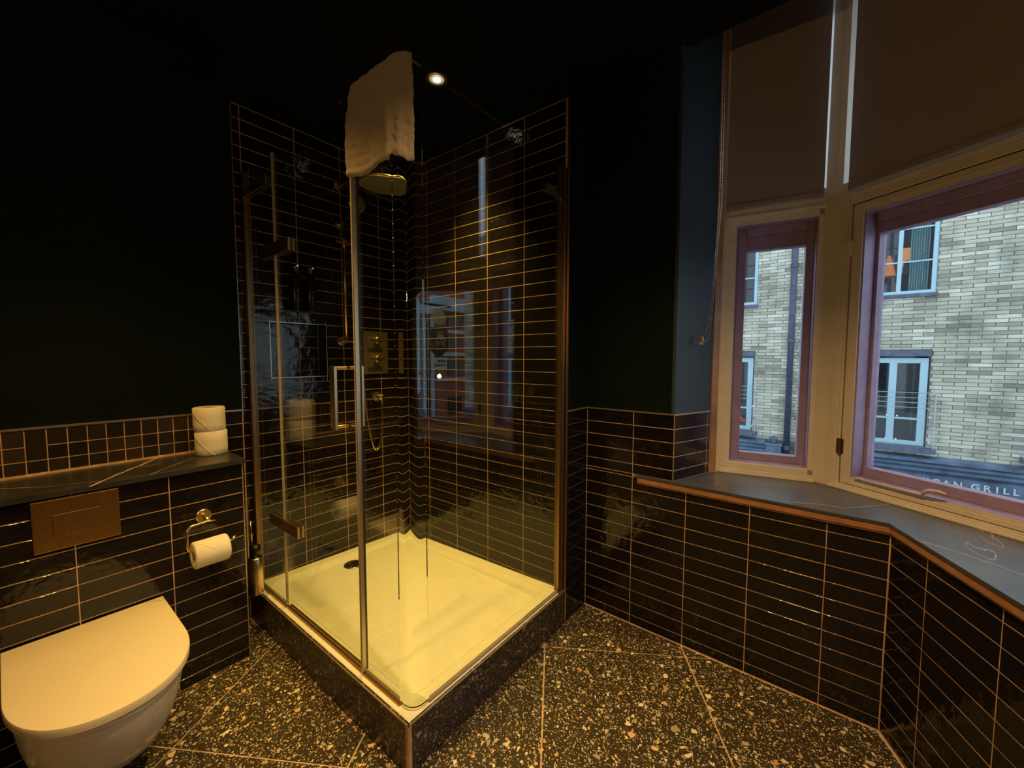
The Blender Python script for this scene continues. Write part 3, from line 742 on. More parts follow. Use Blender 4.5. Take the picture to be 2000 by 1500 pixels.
# folded point on the hanging roll
cz = RZ - .018; v = []; f = []; n1 = 9
def onroll(x, a, dr=.0012): return (x, RY + (.050 + dr) * math.cos(a), cz + (.050 + dr) * math.sin(a))
for k in range(n1):
    a = math.radians(82 - 58 * k / (n1 - 1)); half = .054 * (1 - k / (n1 - 1)) + .0006
    v += [onroll(1.186 - half, a, .0016), onroll(1.186 + half, a, .0016)]
    if k: q = 2 * k; f.append((q - 2, q - 1, q + 1, q))
ob = add_mesh('folded_sheet', v, f, 'paper_edge', r3); md = ob.modifiers.new('s', 'SOLIDIFY'); md.thickness = .0030
# ------------------------------------------------------------------ toilet
TX = 1.512
def dshape(w, y0, y1, ystr, n_=30, p_=2.0):
    """D outline: straight sides from y0 to ystr then a rounded nose"""
    out = [(TX - w, y0), (TX - w, (y0 + ystr) / 2)]
    for k in range(n_ + 1):
        a = math.pi - math.pi * k / n_; c_, s_ = math.cos(a), math.sin(a)
        out.append((TX + w * math.copysign(abs(c_) ** (2 / p_), c_), ystr + (y1 - ystr) * abs(s_) ** (2 / p_)))
    out += [(TX + w, (y0 + ystr) / 2), (TX + w, y0)]
    return out
def loft(rings, cap=True):
    n_ = len(rings[0]); v = [q for r in rings for q in r]; f = []
    for i in range(len(rings) - 1):
        for k in range(n_): f.append((i * n_ + k, i * n_ + (k + 1) % n_, (i + 1) * n_ + (k + 1) % n_, (i + 1) * n_ + k))
    if cap: f.append(tuple((len(rings) - 1) * n_ + k for k in range(n_))); f.append(tuple(range(n_))[::-1])
    return v, f
tl = empty('toilet', (TX, .5, 0), 'white wall hung toilet with its flat lid closed below the flush plate', 'toilet')
def ring(w, y0, y1, ys, z, p_=2.15): return [(x, y, z) for x, y in dshape(w, y0, y1, ys, 36, p_)]
Y0 = BY + .001
G().add(loft([ring(.090, Y0, .52, .42, .052), ring(.118, Y0, .60, .46, .062), ring(.140, Y0, .665, .49, .110), ring(.157, Y0, .735, .52, .185), ring(.170, Y0, .795, .55, .270), ring(.177, Y0, .825, .56, .335), ring(.179, Y0, .835, .57, .362), ring(.176, Y0, .832, .57, .368)])).out('bowl', 'white_ceramic', tl, smooth=True)
G().add(loft([ring(.176, Y0 + .02, .838, .58, .369), ring(.182, Y0 + .02, .844, .58, .371), ring(.183, Y0 + .02, .845, .58, .379), ring(.180, Y0 + .02, .842, .58, .381)])).out('seat', 'lid_plastic', tl, smooth=True)
G().add(loft([ring(.184, Y0 + .012, .846, .59, .384), ring(.189, Y0 + .008, .852, .59, .387), ring(.190, Y0 + .008, .853, .59, .404), ring(.1885, Y0 + .009, .8515, .59, .4085), ring(.185, Y0 + .012, .848, .59, .410)])).out('lid', 'lid_plastic', tl, smooth=False)
for ch in tl.children:
    if ch.name.startswith(('bowl', 'lid', 'seat')):
        for pl in ch.data.polygons: pl.use_smooth = len(pl.vertices) == 4
        try: ch.data.set_sharp_from_angle(angle=math.radians(35))
        except Exception: pass
g = G(); g.add(tube([(TX - .07, Y0 + .03, .383), (TX + .07, Y0 + .03, .383)], .006, 10)); g.out('lid_hinge', 'chrome', tl)
# ------------------------------------------------------------------ toilet brush
bc = (.977, .200)
tb = empty('toilet_brush', (bc[0], bc[1], .2), 'slim brass toilet brush holder in the gap between boxing and shower', 'toilet brush')
G().add(lathe([(.001, .215), (.026, .215), (.029, .219), (.029, .385), (.026, .388), (.006, .389)], (bc[0], bc[1], 0), 'z', 28)).out('canister', 'brass', tb, smooth=True)
G().add(lathe([(.022, .388), (.022, .440), (.008, .446)], (bc[0], bc[1], 0), 'z', 24)).out('brush_collar', 'black_plastic', tb, smooth=True)
G().add(tube([(bc[0] + .012, bc[1], .440), (bc[0] + .014, bc[1], .56)], [.0045, .0045], 10)).out('handle', 'pale_brass', tb, smooth=True)
g = G(); g.add(box(bc[0] - .008, bc[0] + .008, .003, .175, .330, .342, .002)); g.add(box(bc[0] - .02, bc[0] + .02, .0015, .008, .31, .36, .002)); g.out('wall_bracket', 'brass', tb)

# ------------------------------------------------------------------ window sill
sl = []
def off3(s, a): return (O3[0] + D3[0] * s + N3[0] * a, O3[1] + D3[1] * s + N3[1] * a)
def off4(s, a): return (BEND[0] + D4[0] * s + N4[0] * a, BEND[1] + D4[1] * s + N4[1] * a)
OV = .013
bx_ = BEND[0] + .012; 
def bendpt(a):  # intersection of the two offset lines
    import mathutils
    r_ = mathutils.geometry.intersect_line_line_2d(Vector(off3(.5, a)), Vector(off3(3, a)), Vector(off4(-1, a)), Vector(off4(1, a)))
    return tuple(r_) if r_ else off3(1.16, a)
w1o = lambda s, a: (A1[0] + E1[0] * s + M1[0] * a, A1[1] + E1[1] * s + M1[1] * a)
w2o = lambda s, a: (A2[0] + E2[0] * s + M2[0] * a, A2[1] + E2[1] * s + M2[1] * a)
bp = bendpt(OV)
poly = [off3(.262, 0.0005), off3(.262, OV), bp, off4(L4 - .002, OV), off4(L4 - .002, -.001), (PE[0] + DQ[0] * .05 + NQ[0] * .002, PE[1] + DQ[1] * .05 + NQ[1] * .002), w2o(WL2 - .01, -.10), w2o(-.02, -.10), w1o(.36, -.10), w1o(0, -.10), (RE[0] - .03, RE[1] + .03), (RE[0] + NR[0] * .001, RE[1] + NR[1] * .001), (RC[0] + NR[0] * .001, RC[1] + NR[1] * .001), off3(S_C, .0005)]
sl = tag(add_mesh('window_sill', *prism(poly[::-1], SILL - .010, SILL), 'dark_marble', loc=(-.3, 2.1, SILL)), 'dark veined marble window sill following the bend of the bay', 'window sill')
for pts_, r in (([(1530, 979), (1600, 985), (1650, 992), (1700, 988), (1745, 984)], .0014), ([(1785, 1053), (1860, 1075), (1930, 1098), (2010, 1128)], .0016), ([(1265, 922), (1290, 932), (1312, 937)], .0012), ([(1395, 925), (1400, 940), (1415, 955)], .0007)):
    wp = [pix_z(x, y, SILL) for x, y in pts_]; path = []
    for i in range(len(wp) - 1): path += wander(wp[i], wp[i + 1], 6, .0018)[(1 if i else 0):]
    ob = vein(path, r, SILL + .0003, None); ob.parent = sl; ob.location = -sl.location
# wooden moulding under the sill
def strip(a0, a1, z0, z1):
    b0, b1 = bendpt(a0), bendpt(a1)
    lo_ = [off3(.275, a0), b0, off4(L4 - .002, a0)]; hi_ = [off3(.275, a1), b1, off4(L4 - .002, a1)]
    v = []; f = []
    for i in range(3):
        v += [(*lo_[i], z0), (*hi_[i], z0), (*hi_[i], z1), (*lo_[i], z1)]
    for i in range(2):
        k = 4 * i
        for j in range(4): f.append((k + j, k + (j + 1) % 4, k + 4 + (j + 1) % 4, k + 4 + j))
    f += [(3, 2, 1, 0), (8, 9, 10, 11)]
    return v, f
g = G(); g.add(strip(.0008, .010, SILL - .034, SILL - .012)); g.add(strip(.0008, .006, SILL - .042, SILL - .034)); sm = g.out('sill_moulding', 'sill_wood'); sm.parent = sl; sm.location = -sl.location

# ------------------------------------------------------------------ windows
def F1(*a, **k): return fbox(A1, E1, M1, *a, **k)
def F2(*a, **k): return fbox(A2, E2, M2, *a, **k)
w1 = empty('window_1', (A1[0], A1[1], SILL), kind='structure')
g = G()
g.add(F1(-.045, .0, -.10, .010, SILL, BAYC, .002))
g.add(F1(.0, .022, -.11, .006, SILL + .03, 1.944, .002)); g.add(F1(.022, .036, -.06, .001, SILL + .03, 1.93, .0015))
g.add(F1(.348, .368, -.06, .004, SILL + .03, 1.944, .002)); g.add(F1(.366, .386, -.08, -.002, SILL, 1.985, .002))
g.add(F1(.0, .368, -.11, .004, 1.915, 1.944, .002))
g.add(F1(-.002, .372, -.11, .014, SILL, .756, .002)); g.add(F1(-.002, .370, -.06, .009, .756, .766, .002)); g.add(F1(.0, .368, -.06, .004, .766, .7985, .002))
g.out('casing', 'cream_gloss', w1)
g = G(); g.add(F1(-.004, .372, -.05, .024, 1.944, 1.958, .003)); g.add(F1(-.004, .372, -.05, .018, 1.958, 1.985, .004)); g.out('transom_moulding', 'cream_gloss', w1)
g = G(); g.add(F1(.036, .041, -.11, -.002, .80, 1.915)); g.add(F1(.344, .349, -.11, -.002, .80, 1.915)); g.add(F1(.041, .344, -.11, -.002, .797, .803)); g.add(F1(.041, .344, -.11, -.002, 1.909, 1.915)); g.out('reveal_lining', 'mauve_paint', w1)
g = G(); g.add(F1(.041, .080, -.11, -.060, .803, 1.909, .002)); g.add(F1(.314, .344, -.11, -.060, .803, 1.909, .002)); g.add(F1(.080, .314, -.11, -.060, .803, .838, .002)); g.add(F1(.080, .314, -.11, -.045, 1.872, 1.909, .002)); g.add(F1(.080, .314, -.11, -.062, 1.810, 1.872, .002)); g.out('sash', 'mauve_paint', w1)
g = G(); g.add(F1(.037, .349, -.02, -.001, .796, .802, .001)); g.out('sash_sill', 'white_plastic', w1)
g = G(); g.add(F1(.075, .32, -.096, -.092, .83, 1.82)); g.out('pane', 'window_glass', w1)
# upper light behind the blind
g = G(); g.add(F1(.0, .03, -.11, 0, 1.985, BAYC)); g.add(F1(.03, .366, -.11, 0, 1.985, 2.03)); g.out('upper_frame', 'cream_gloss', w1)
g = G(); g.add(F1(.02, .3675, -.094, -.090, 2.02, BAYC)); g.out('pane', 'window_glass', w1)
w2 = empty('window_2', (A2[0], A2[1], SILL), kind='structure')
g = G()
# corner post between the two windows
up_ = [w1o(.368, -.002), w1o(.385, .000), w1o(.404, .008), w2o(-.012, .012), w2o(-.003, .008), w2o(-.003, -.12), w1o(.368, -.12)]
cp_ = [w1o(.385, -.002), w1o(.408, .010), w2o(.010, .012), w2o(.036, .004), w2o(.036, -.12), w1o(.385, -.12)]
g.add(prism(cp_[::-1], SILL, 1.985)); g.add(prism(up_[::-1], 1.985, BAYC))
for q in ((.012, .0165), (.024, .0285)): g.add(F2(q[0], q[1], 0, .012, SILL + .02, 1.98, .001))
g.out('corner_post', 'cream_gloss', w2)
g = G(); g.add(F2(.0, WL2, -.11, .020, SILL, .753, .002)); g.add(F2(.012, WL2, -.06, .014, .753, .760, .0015)); g.add(F2(.02, WL2, -.06, .008, .760, .768, .0015)); g.add(F2(.036, WL2, -.11, .006, 1.930, 1.962, .003)); g.add(F2(.036, WL2, -.06, .014, 1.962, 1.978, .003)); g.out('casing', 'cream_gloss', w2)
g = G(); g.add(F2(.036, WL2, -.05, -.003, .765, .772)); g.add(F2(.034, .041, -.05, -.003, .765, 1.932)); g.add(F2(.036, WL2, -.05, -.003, 1.924, 1.932)); g.out('shadow_joint', 'shadow_gap', w2)
g = G(); g.add(F2(.0405, .078, -.05, .003, .7705, 1.926, .002)); g.add(F2(.078, WL2 - .08, -.05, .003, .7705, .790, .002)); g.add(F2(.078, WL2 - .08, -.05, -.002, .790, .802, .002)); g.add(F2(.078, WL2 - .08, -.05, .003, 1.900, 1.926, .002)); g.add(F2(.078, WL2 - .08, -.05, -.002, 1.886, 1.900, .002)); g.add(F2(WL2 - .08, WL2, -.05, .003, .7705, 1.926, .002)); g.out('casement', 'cream_gloss', w2)
g = G(); g.add(F2(.078, .084, -.11, -.003, .796, 1.890)); g.add(F2(.084, WL2 - .08, -.11, -.003, .796, .803)); g.add(F2(.084, WL2 - .08, -.11, -.003, 1.884, 1.890)); g.add(F2(WL2 - .086, WL2 - .08, -.11, -.003, .803, 1.884)); g.out('reveal_lining', 'mauve_paint', w2)
g = G(); g.add(F2(.084, .097, -.11, -.066, .803, 1.884, .002)); g.add(F2(.097, WL2 - .12, -.11, -.066, .803, .842, .002)); g.add(F2(.097, WL2 - .12, -.11, -.050, 1.850, 1.884, .002)); g.add(F2(.097, WL2 - .12, -.11, -.066, 1.804, 1.850, .002)); g.add(F2(WL2 - .12, WL2 - .086, -.11, -.066, .803, 1.884, .002)); g.out('sash', 'mauve_paint', w2)
g = G(); g.add(F2(.09, WL2 - .11, -.098, -.094, .83, 1.82)); g.out('pane', 'window_glass', w2)
g = G(); g.add(F2(WL2 - .05, WL2, -.11, 0, 1.978, BAYC)); g.add(F2(-.0025, WL2 - .05, -.11, 0, 1.985, 2.03)); g.out('upper_frame', 'cream_gloss', w2)
g = G(); g.add(F2(-.0025, WL2, -.094, -.090, 2.02, BAYC)); g.out('pane', 'window_glass', w2)
for z in (.895, 1.72):
    g = G(); g.add(F2(.026, .0365, .004, .013, z, z + .062, .001)); g.add(F2(.041, .050, .002, .008, z, z + .062, .001))
    a_ = w2o(.0385, .011); g.add(tube([(a_[0], a_[1], z - .002), (a_[0], a_[1], z + .064)], .0045, 8)); g.out('hinge', 'dark_brass' if z < 1 else 'cream_gloss', w2)
g = G(); pts_ = [(*w2o(s, a), z) for s, a, z in ((.10, .010, .806), (.20, .010, .806), (.310, .010, .806), (.325, .012, .808), (.335, .018, .822), (.350, .022, .832), (.372, .022, .836), (.392, .018, .832))]
g.add(tube(pts_, [.0045, .0045, .005, .006, .007, .007, .006, .004], 8)); g.out('casement_stay', 'white_plastic', w2)
g = G()
for s in (.115, .20, .29): g.add(F2(s, s + .014, .003, .009, .798, .812, .001))
g.out('stay_pin', 'white_plastic', w2)
# architrave beside the small window
dv = Vector((A1[0] - RE[0], A1[1] - RE[1])); LA = dv.length; DA = tuple(dv / LA); NA = (-DA[1], DA[0])
if NA[0] < 0: NA = (DA[1], -DA[0])
tag(G().add(fbox(RE, DA, NA, .001, LA - .030, -.08, .004, SILL, BAYC, .002)).out('trim_1', 'varnished_wood'), kind='structure')
# blinds
for nm, FF, s0, s1, lab in (('roller_blind', F1, -.012, .356, 'narrow taupe roller blind drawn over the top of the small window'), ('roller_blind', F2, .030, WL2 - .02, 'wide taupe roller blind drawn over the top of the large window')):
    t = empty(nm, (0, 0, 0), lab, 'blind', 'roller blinds of the bay window')
    zb = 1.987 if FF is F1 else 1.985
    t.location = Vector(FF(s0, s0, .03, .03, zb, zb)[0][0])
    G().add(FF(s0, s1, .026, .0272, zb + .008, BAYC - .01)).out('fabric', 'blind_fabric', t)
    G().add(FF(s0, s1, .021, .032, zb, zb + .022, .003)).out('hem_bar', 'blind_fabric', t)
# blind chain on its wall hook
pA = [(1415, 20, 1.800), (1411, 200, 1.800), (1405, 400, 1.800), (1397, 500, 1.797), (1392, 570, 1.790), (1385, 630, 1.783), (1376, 656, 1.776)]
pB = [(1374, 667, 1.776), (1380, 666, 1.78), (1385, 655, 1.785), (1389, 630, 1.79), (1393, 590, 1.795), (1400, 500, 1.800), (1409, 400, 1.802), (1415, 200, 1.802), (1419, 20, 1.802)]
ch = empty('blind_chain', tuple(on_y(1372, 660, 1.776)), 'beaded metal blind chain hooked back beside the small window', 'chain')
g = G()
for L in (pA, pB):
    w = [on_y(*q) for q in L]
    for i in range(len(w) - 1):
        seg = (w[i + 1] - w[i]).length; k_ = max(1, int(seg / .0068))
        for k in range(k_):
            c_ = w[i].lerp(w[i + 1], k / k_)
            v_ = [tuple(c_ + Vector(q) * .0030) for q in ((1, 0, 0), (-1, 0, 0), (0, 1, 0), (0, -1, 0), (0, 0, 1), (0, 0, -1))]
            g.add((v_, [(0, 2, 4), (2, 1, 4), (1, 3, 4), (3, 0, 4), (2, 0, 5), (1, 2, 5), (3, 1, 5), (0, 3, 5)]))
tag(g.out('beads', 'chain_metal', ch), kind='stuff')
q = on_y(1371, 662, 1.774)
g = G(); g.add(lathe([(.010, -.006), (.013, 0), (.010, .006)], tuple(q), 'y', 16)); g.add(box(q.x - .006, q.x + .006, q.y - .012, q.y + .004, q.z - .026, q.z - .014, .002)); g.out('wall_hook', 'chain_metal', ch)

# ------------------------------------------------------------------ ceiling downlights
d0 = empty('downlight', (SPOTS[0][0][0], SPOTS[0][0][1], CEIL), 'round recessed downlight in the dark ceiling above the shower', 'ceiling light', 'recessed downlights')
c0 = SPOTS[0][0]
G().add(lathe([(.034, -.001), (.049, -.004), (.0495, 0), (.046, .0005)], (c0[0], c0[1], CEIL), 'z', 36, caps=False)).out('bezel', 'bright_trim', d0, smooth=True)
G().add(lathe([(.036, -.0015), (.034, -.0005), (.001, -.0005)], (c0[0], c0[1], CEIL), 'z', 36, caps=False)).out('reflector', 'glowing_reflector', d0, smooth=True)
G().add(lathe([(.019, -.0030), (.001, -.0035)], (c0[0], c0[1], CEIL), 'z', 24, caps=False)).out('lamp', 'lamp_lit', d0)
for (p, e, c_, a), lab in zip(SPOTS[1:], ('round recessed downlight in the ceiling above the toilet', 'round recessed downlight in the ceiling in front of the window')):
    dd_ = copy_tree(d0); dd_.location = (p[0], p[1], CEIL); dd_['label'] = lab

# ------------------------------------------------------------------ the street outside
FX = -9.3
fa = empty('brick_building', (FX, 4, -3), 'pale stock brick building across the street with blue framed windows', 'building')
BC, BL = .0717, .30
def hole(yc, half, z0, z1): return (yc - half, yc + half, z0, z1)
HO = []
for yc in (-2.6, .315, 3.215, 6.1, 9.0):
    HO.append(hole(yc, .516, 2.475, 4.6)); HO.append(hole(yc, .512, -.40, 1.47))
HO[-4] = (5.0, 6.03, 2.475, 4.6); HO[-3] = (4.97, 5.99, -.40, 1.47)
YA, YB, ZA, ZB = -4.0, 11.15, -.56, 5.6
single = G(); rest = G(); cnt = 0
bmesh_cache = {}
def brick_mesh(w, h):
    k = (round(w, 3), round(h, 3))
    if k not in bmesh_cache:
        v, f = box(-.03, .012, -w / 2, w / 2, -h / 2, h / 2); me = bpy.data.meshes.new('brick'); me.from_pydata(v, [], f); me.update(); me.materials.append(MATS['stock_brick']); bmesh_cache[k] = me
    return bmesh_cache[k]
r0 = math.floor(ZA / BC)
for r in range(r0, math.ceil(ZB / BC)):
    z = r * BC; sh = 0 if r % 2 == 0 else -.15
    y = math.floor(YA / BL) * BL + sh
    while y < YB:
        rects = [(max(y, YA), min(y + BL, YB), z, z + BC)]
        for h in HO: rects = cut(rects, h)
        for a, b_, c_, d_ in rects:
            if b_ - a < .04 or d_ - c_ < .02: continue
            if 3.83 < (a + b_) / 2 < 4.93 and -.56 < c_ < 4.1 and cnt < 300:
                ob = bpy.data.objects.new('brick', brick_mesh(b_ - a - .011, d_ - c_ - .010)); COL.objects.link(ob); ob.parent = fa
                ob.location = Vector((FX - .012 + random.uniform(-.003, .003), (a + b_) / 2, (c_ + d_) / 2)) - fa.location; cnt += 1
            else:
                dx = random.uniform(-.003, .003)
                rest.add(box(FX - .04, FX + dx, a + .0055, b_ - .0055, c_ + .005, d_ - .005))
        y += BL
tag(rest.out('brick_courses', 'stock_brick', fa), kind='stuff')
# mortar backing with openings
rects = [(YA, YB, -3.0, ZB)]
for h in HO: rects = cut(rects, h)
g = G()
for a, b_, c_, d_ in rects: g.add(box(FX - .25, FX - .010, a, b_, c_, d_))
g.out('mortar', 'mortar', fa)
def casement(yc, wdt, z0, z1, contents):
    a, b_ = yc - wdt / 2, yc + wdt / 2; x = FX - .03
    fr = G(); t_ = .062
    fr.add(box(x - .06, x + .012, a, a + t_, z0, z1)); fr.add(box(x - .06, x + .012, b_ - t_, b_, z0, z1)); fr.add(box(x - .06, x + .012, a + t_, b_ - t_, z0, z0 + t_)); fr.add(box(x - .06, x + .012, a + t_, b_ - t_, z1 - t_, z1))
    fr.add(box(x - .04, x + .006, yc - .032, yc + .032, z0 + t_, z1 - t_))
    for z in (z0 + .62, z0 + 1.25): fr.add(box(x - .03, x + .002, a + t_, b_ - t_, z - .013, z + .013))
    w = fr.out('window', 'blue_frame', fa)
    G().add(box(x - .055, x - .05, a + .02, b_ - .02, z0, z1)).out('pane', 'window_glass', fa, parent=w)
    G().add(box(x - .02, x + .06, a - .02, b_ + .03, z0 - .07, z0, .004)).out('window_ledge', 'lead_grey', fa, parent=w)
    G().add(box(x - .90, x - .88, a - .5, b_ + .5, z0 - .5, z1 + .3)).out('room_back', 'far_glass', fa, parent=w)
    if contents:
        cg = G(); n_ = 40; v = []; f = []
        for k in range(n_ + 1):
            yy = b_ - .36 + .26 * k / n_; xx = x - .16 + .03 * math.sin(k * 1.15)
            v += [(xx, yy, z0 + .02), (xx, yy, z1)]
            if k: q = 2 * k; f.append((q - 2, q, q + 1, q - 1))
        add_mesh('curtain', v, f, 'curtain', fa, parent=w)
        G().add(lathe([(.12, 0), (.05, .32), (.02, .42)], (x - .35, yc - .13, z0 + .42), 'z', 20)).out('orange_lampshade', 'orange_cloth', fa, parent=w)
        G().add(box(x - .60, x - .57, yc + .02, yc + .30, z0 + .55, z0 + 1.0)).out('lit_panel', 'lit_room', fa, parent=w)
        G().add(lathe([(.10, 0), (.03, .28)], (x - .42, yc + .14, z0 + .44), 'z', 16)).out('stool', 'far_glass', fa, parent=w)
    return w
def balcony(yc, z0, z1, contents):
    a, b_ = yc - .49, yc + .49; x = FX - .05; t_ = .06
    fr = G()
    fr.add(box(x - .06, x + .012, a, a + t_ * 1.5, z0, z1)); fr.add(box(x - .06, x + .012, b_ - t_ * 1.8, b_, z0, z1)); fr.add(box(x - .06, x + .010, a + .09, b_ - .108, z1 - .10, z1)); fr.add(box(x - .06, x + .014, yc - .055, yc + .055, z0, z1 - .10)); fr.add(box(x - .06, x + .009, a + .09, b_ - .108, z0, z0 + .08)); fr.add(box(x - .05, x + .005, a + .09, b_ - .108, z0 + .50, z0 + .535))
    w = fr.out('french_door', 'blue_frame', fa)
    G().add(box(x - .055, x - .05, a + .02, b_ - .02, z0, z1)).out('pane', 'window_glass', fa, parent=w)
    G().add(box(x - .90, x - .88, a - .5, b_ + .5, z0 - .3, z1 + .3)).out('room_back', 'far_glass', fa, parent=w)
    G().add(box(FX - .02, FX + .03, a - .03, b_ + .035, z1 + .03, z1 + .155, .003)).out('lintel', 'lead_grey', fa, parent=w)
    rl = G(); rx = FX + .16
    for z in (.648, .550, .456, .362): rl.add(tube([(rx, a - .10, z), (rx, b_ + .10, z)], .006, 6))
    for y in (a - .085, b_ + .10): rl.add(box(rx - .012, rx + .004, y - .009, y + .009, -.42, .66))
    for z in (.60, -.36):
        for y in (a - .085, b_ + .10): rl.add(box(FX, rx, y - .008, y + .008, z - .008, z + .008))
    w_rail = rl.out('balcony_rail', 'galvanised', fa, parent=w)
    G().add(box(rx - .004, rx, a - .06, b_ + .08, -.34, .26)).out('glass_guard', 'window_glass', fa, parent=w)
    sc_ = G()
    for y in (a - .05 + .02, yc - .075, yc + .075, b_ + .04):
        for z in (.19, -.27): sc_.add(lathe([(.016, 0), (.016, .010), (.001, .012)], (rx + .001, y, z), 'x', 12))
    sc_.out('glass_fixing', 'pale_stone', fa, parent=w)
    G().add(box(FX, FX + .20, a - .10, b_ + .14, -.50, -.41, .004)).out('balcony_slab', 'lead_grey', fa, parent=w)
    if contents:
        gg = G()
        for k in range(14):
            q = (FX + .12 + random.uniform(-.03, .03), yc + .30 + random.uniform(-.07, .07), -.15 + random.uniform(-.06, .05))
            gg.add(lathe([(.01, -.02), (.03, 0), (.01, .02)], q, 'z', 7))
        gg.out('red_flowers', 'red_flower', fa, parent=w)
for i, yc in enumerate((.315, 3.215)):
    casement(yc, 1.03, 2.545, 4.6, i == 1)
    balcony(yc, -.395, 1.31, i == 0)
casement(5.515, 1.03, 2.545, 4.6, False); balcony(5.48, -.395, 1.31, False)
casement(9.0, 1.03, 2.545, 4.6, False); balcony(9.0, -.395, 1.31, False)
# shop front cornice and lettering
sh = empty('shop_front', (FX, 4, -1), 'slate blue shop front fascia with raised pale lettering below the brick wall', 'shop front')
g = G()
def corn(y0, y1):
    prof = [(0, -.565), (.20, -.60), (.20, -.66), (.13, -.70), (.15, -.745), (.10, -.80), (.10, -.85), (.03, -.90), (0.012, -.93), (.012, -3.0)]
    n_ = len(prof); v = [(FX + .01 + a, y0, z) for a, z in prof] + [(FX + .01 + a, y1, z) for a, z in prof]
    return v, [(i, i + 1, n_ + i + 1, n_ + i) for i in range(n_ - 1)] + [tuple(range(n_)), tuple(range(n_, 2 * n_))[::-1]]
g.add(corn(-4, 1.13)); g.add(corn(1.72, 11.0)); g.out('cornice', 'cornice_slate', sh)
g = G(); g.add(box(FX, FX + .24, 1.147, 1.437, -3, -.66, .004)); g.add(box(FX, FX + .28, 1.12, 1.46, -.66, -.62, .004)); g.out('pedestal', 'cornice_slate', sh)
G().add(lathe([(.05, -.075), (.06, -.06), (.03, -.05), (.075, .0), (.06, .05), (.02, .075), (.001, .08)], (FX + .14, 1.287, -.53), 'z', 24)).out('ball_finial', 'lead_grey', sh, smooth=True)
def text(s, size, name, matn, rootloc, rot, parent, ext=.012, space=1.0):
    cu = bpy.data.curves.new(name, 'FONT'); cu.body = s; cu.size = size; cu.extrude = ext; cu.space_character = space; cu.offset = size * .025; cu.align_x = 'LEFT'
    ob = bpy.data.objects.new(name, cu); COL.objects.link(ob)
    dg = bpy.context.evaluated_depsgraph_get(); me = bpy.data.meshes.new_from_object(ob.evaluated_get(dg)); bpy.data.objects.remove(ob)
    me.materials.clear(); me.materials.append(MATS[matn])
    o = bpy.data.objects.new(name, me); COL.objects.link(o); o.parent = parent
    o.location = Vector(rootloc) - (parent.location if parent else Vector((0, 0, 0))); o.rotation_euler = rot
    return o
wx = None
y = 3.36
for chh, dy in (('M', .15), ('E', .125), ('X', .13), ('I', .075), ('C', .14), ('A', .14), ('N', .22), ('G', .155), ('R', .145), ('I', .085), ('L', .115), ('L', .12)):
    text(chh, .155, 'letter', 'sign_letter', (FX + .036, y, -1.095), (math.pi / 2, 0, math.pi / 2), sh); y += dy
# downpipe
dp = empty('downpipe', (FX, 1.53, -1), 'dark painted rainwater pipe running down the brick building', 'drainpipe')
G().add(tube([(FX + .09, 1.525, -.84), (FX + .09, 1.525, 5.6)], .062, 18)).out('pipe', 'pipe_paint', dp, smooth=True)
for z in (-.70, 1.685, 3.32, 5.0): G().add(lathe([(.062, -.05), (.076, -.045), (.076, .045), (.068, .05)], (FX + .09, 1.525, z), 'z', 18)).out('pipe_collar', 'pipe_paint', dp)
tag(add_mesh('street', *box(-40, -1.2, -30, 45, -3.1, -3.0), 'asphalt', loc=(-8, 5, -3)), 'grey street between the two buildings', 'street')
tag(bpy.data.objects['street'], kind='structure')
# corner building down the street, seen only as a reflection in the shower glass
cb = empty('corner_building', (-11, 13.8, -3), 'red brick corner building with pale bands and pale blue cornice, reflected in shower glass', 'building')
G().add(box(-16, -9.9, 13.5, 18, -3, 4.6)).out('brick_wall', 'red_brick', cb)
g = G(); g.add(box(-16, -9.9, 13.42, 13.5, 2.37, 2.53)); g.add(box(-16, -9.9, 13.42, 13.5, 1.38, 1.54)); g.add(box(-16, -9.9, 13.42, 13.5, .3, .42)); g.out('stone_band', 'pale_stone', cb)
g = G(); g.add(box(-16, -9.6, 13.2, 13.5, 3.30, 3.9, .03)); 
for k in range(14):
    a0 = math.pi * .5 * k / 14; a1 = math.pi * .5 * (k + 1) / 14
    g.add(prism([(-9.9 + 1.9 * math.sin(a0), 15.4 - 1.9 * math.cos(a0)), (-9.9 + 2.25 * math.sin(a0), 15.4 - 2.25 * math.cos(a0)), (-9.9 + 2.25 * math.sin(a1), 15.4 - 2.25 * math.cos(a1)), (-9.9 + 1.9 * math.sin(a1), 15.4 - 1.9 * math.cos(a1))], 3.1, 3.6))
g.out('cornice', 'pale_blue_render', cb)
g = G()
for k in range(8):
    a0 = math.pi * .5 * (k + .5) / 8; g.add(tube([(-9.9 + 1.95 * math.sin(a0), 15.4 - 1.95 * math.cos(a0), -2.9), (-9.9 + 1.95 * math.sin(a0), 15.4 - 1.95 * math.cos(a0), 3.1)], .09, 10))
g.out('column', 'pale_blue_render', cb)
G().add(lathe([(1.7, -3), (1.7, 3.1)], (-9.9, 15.4, 0), 'z', 40)).out('glazed_drum', 'far_glass', cb)
for xx in (-11.0, -12.6, -14.2):
    for z0 in (-1.2, .55, 1.7, 2.6): G().add(box(xx - .4, xx + .4, 13.44, 13.49, z0, z0 + (.6 if z0 > 1 else .75))).out('window', 'far_glass', cb)
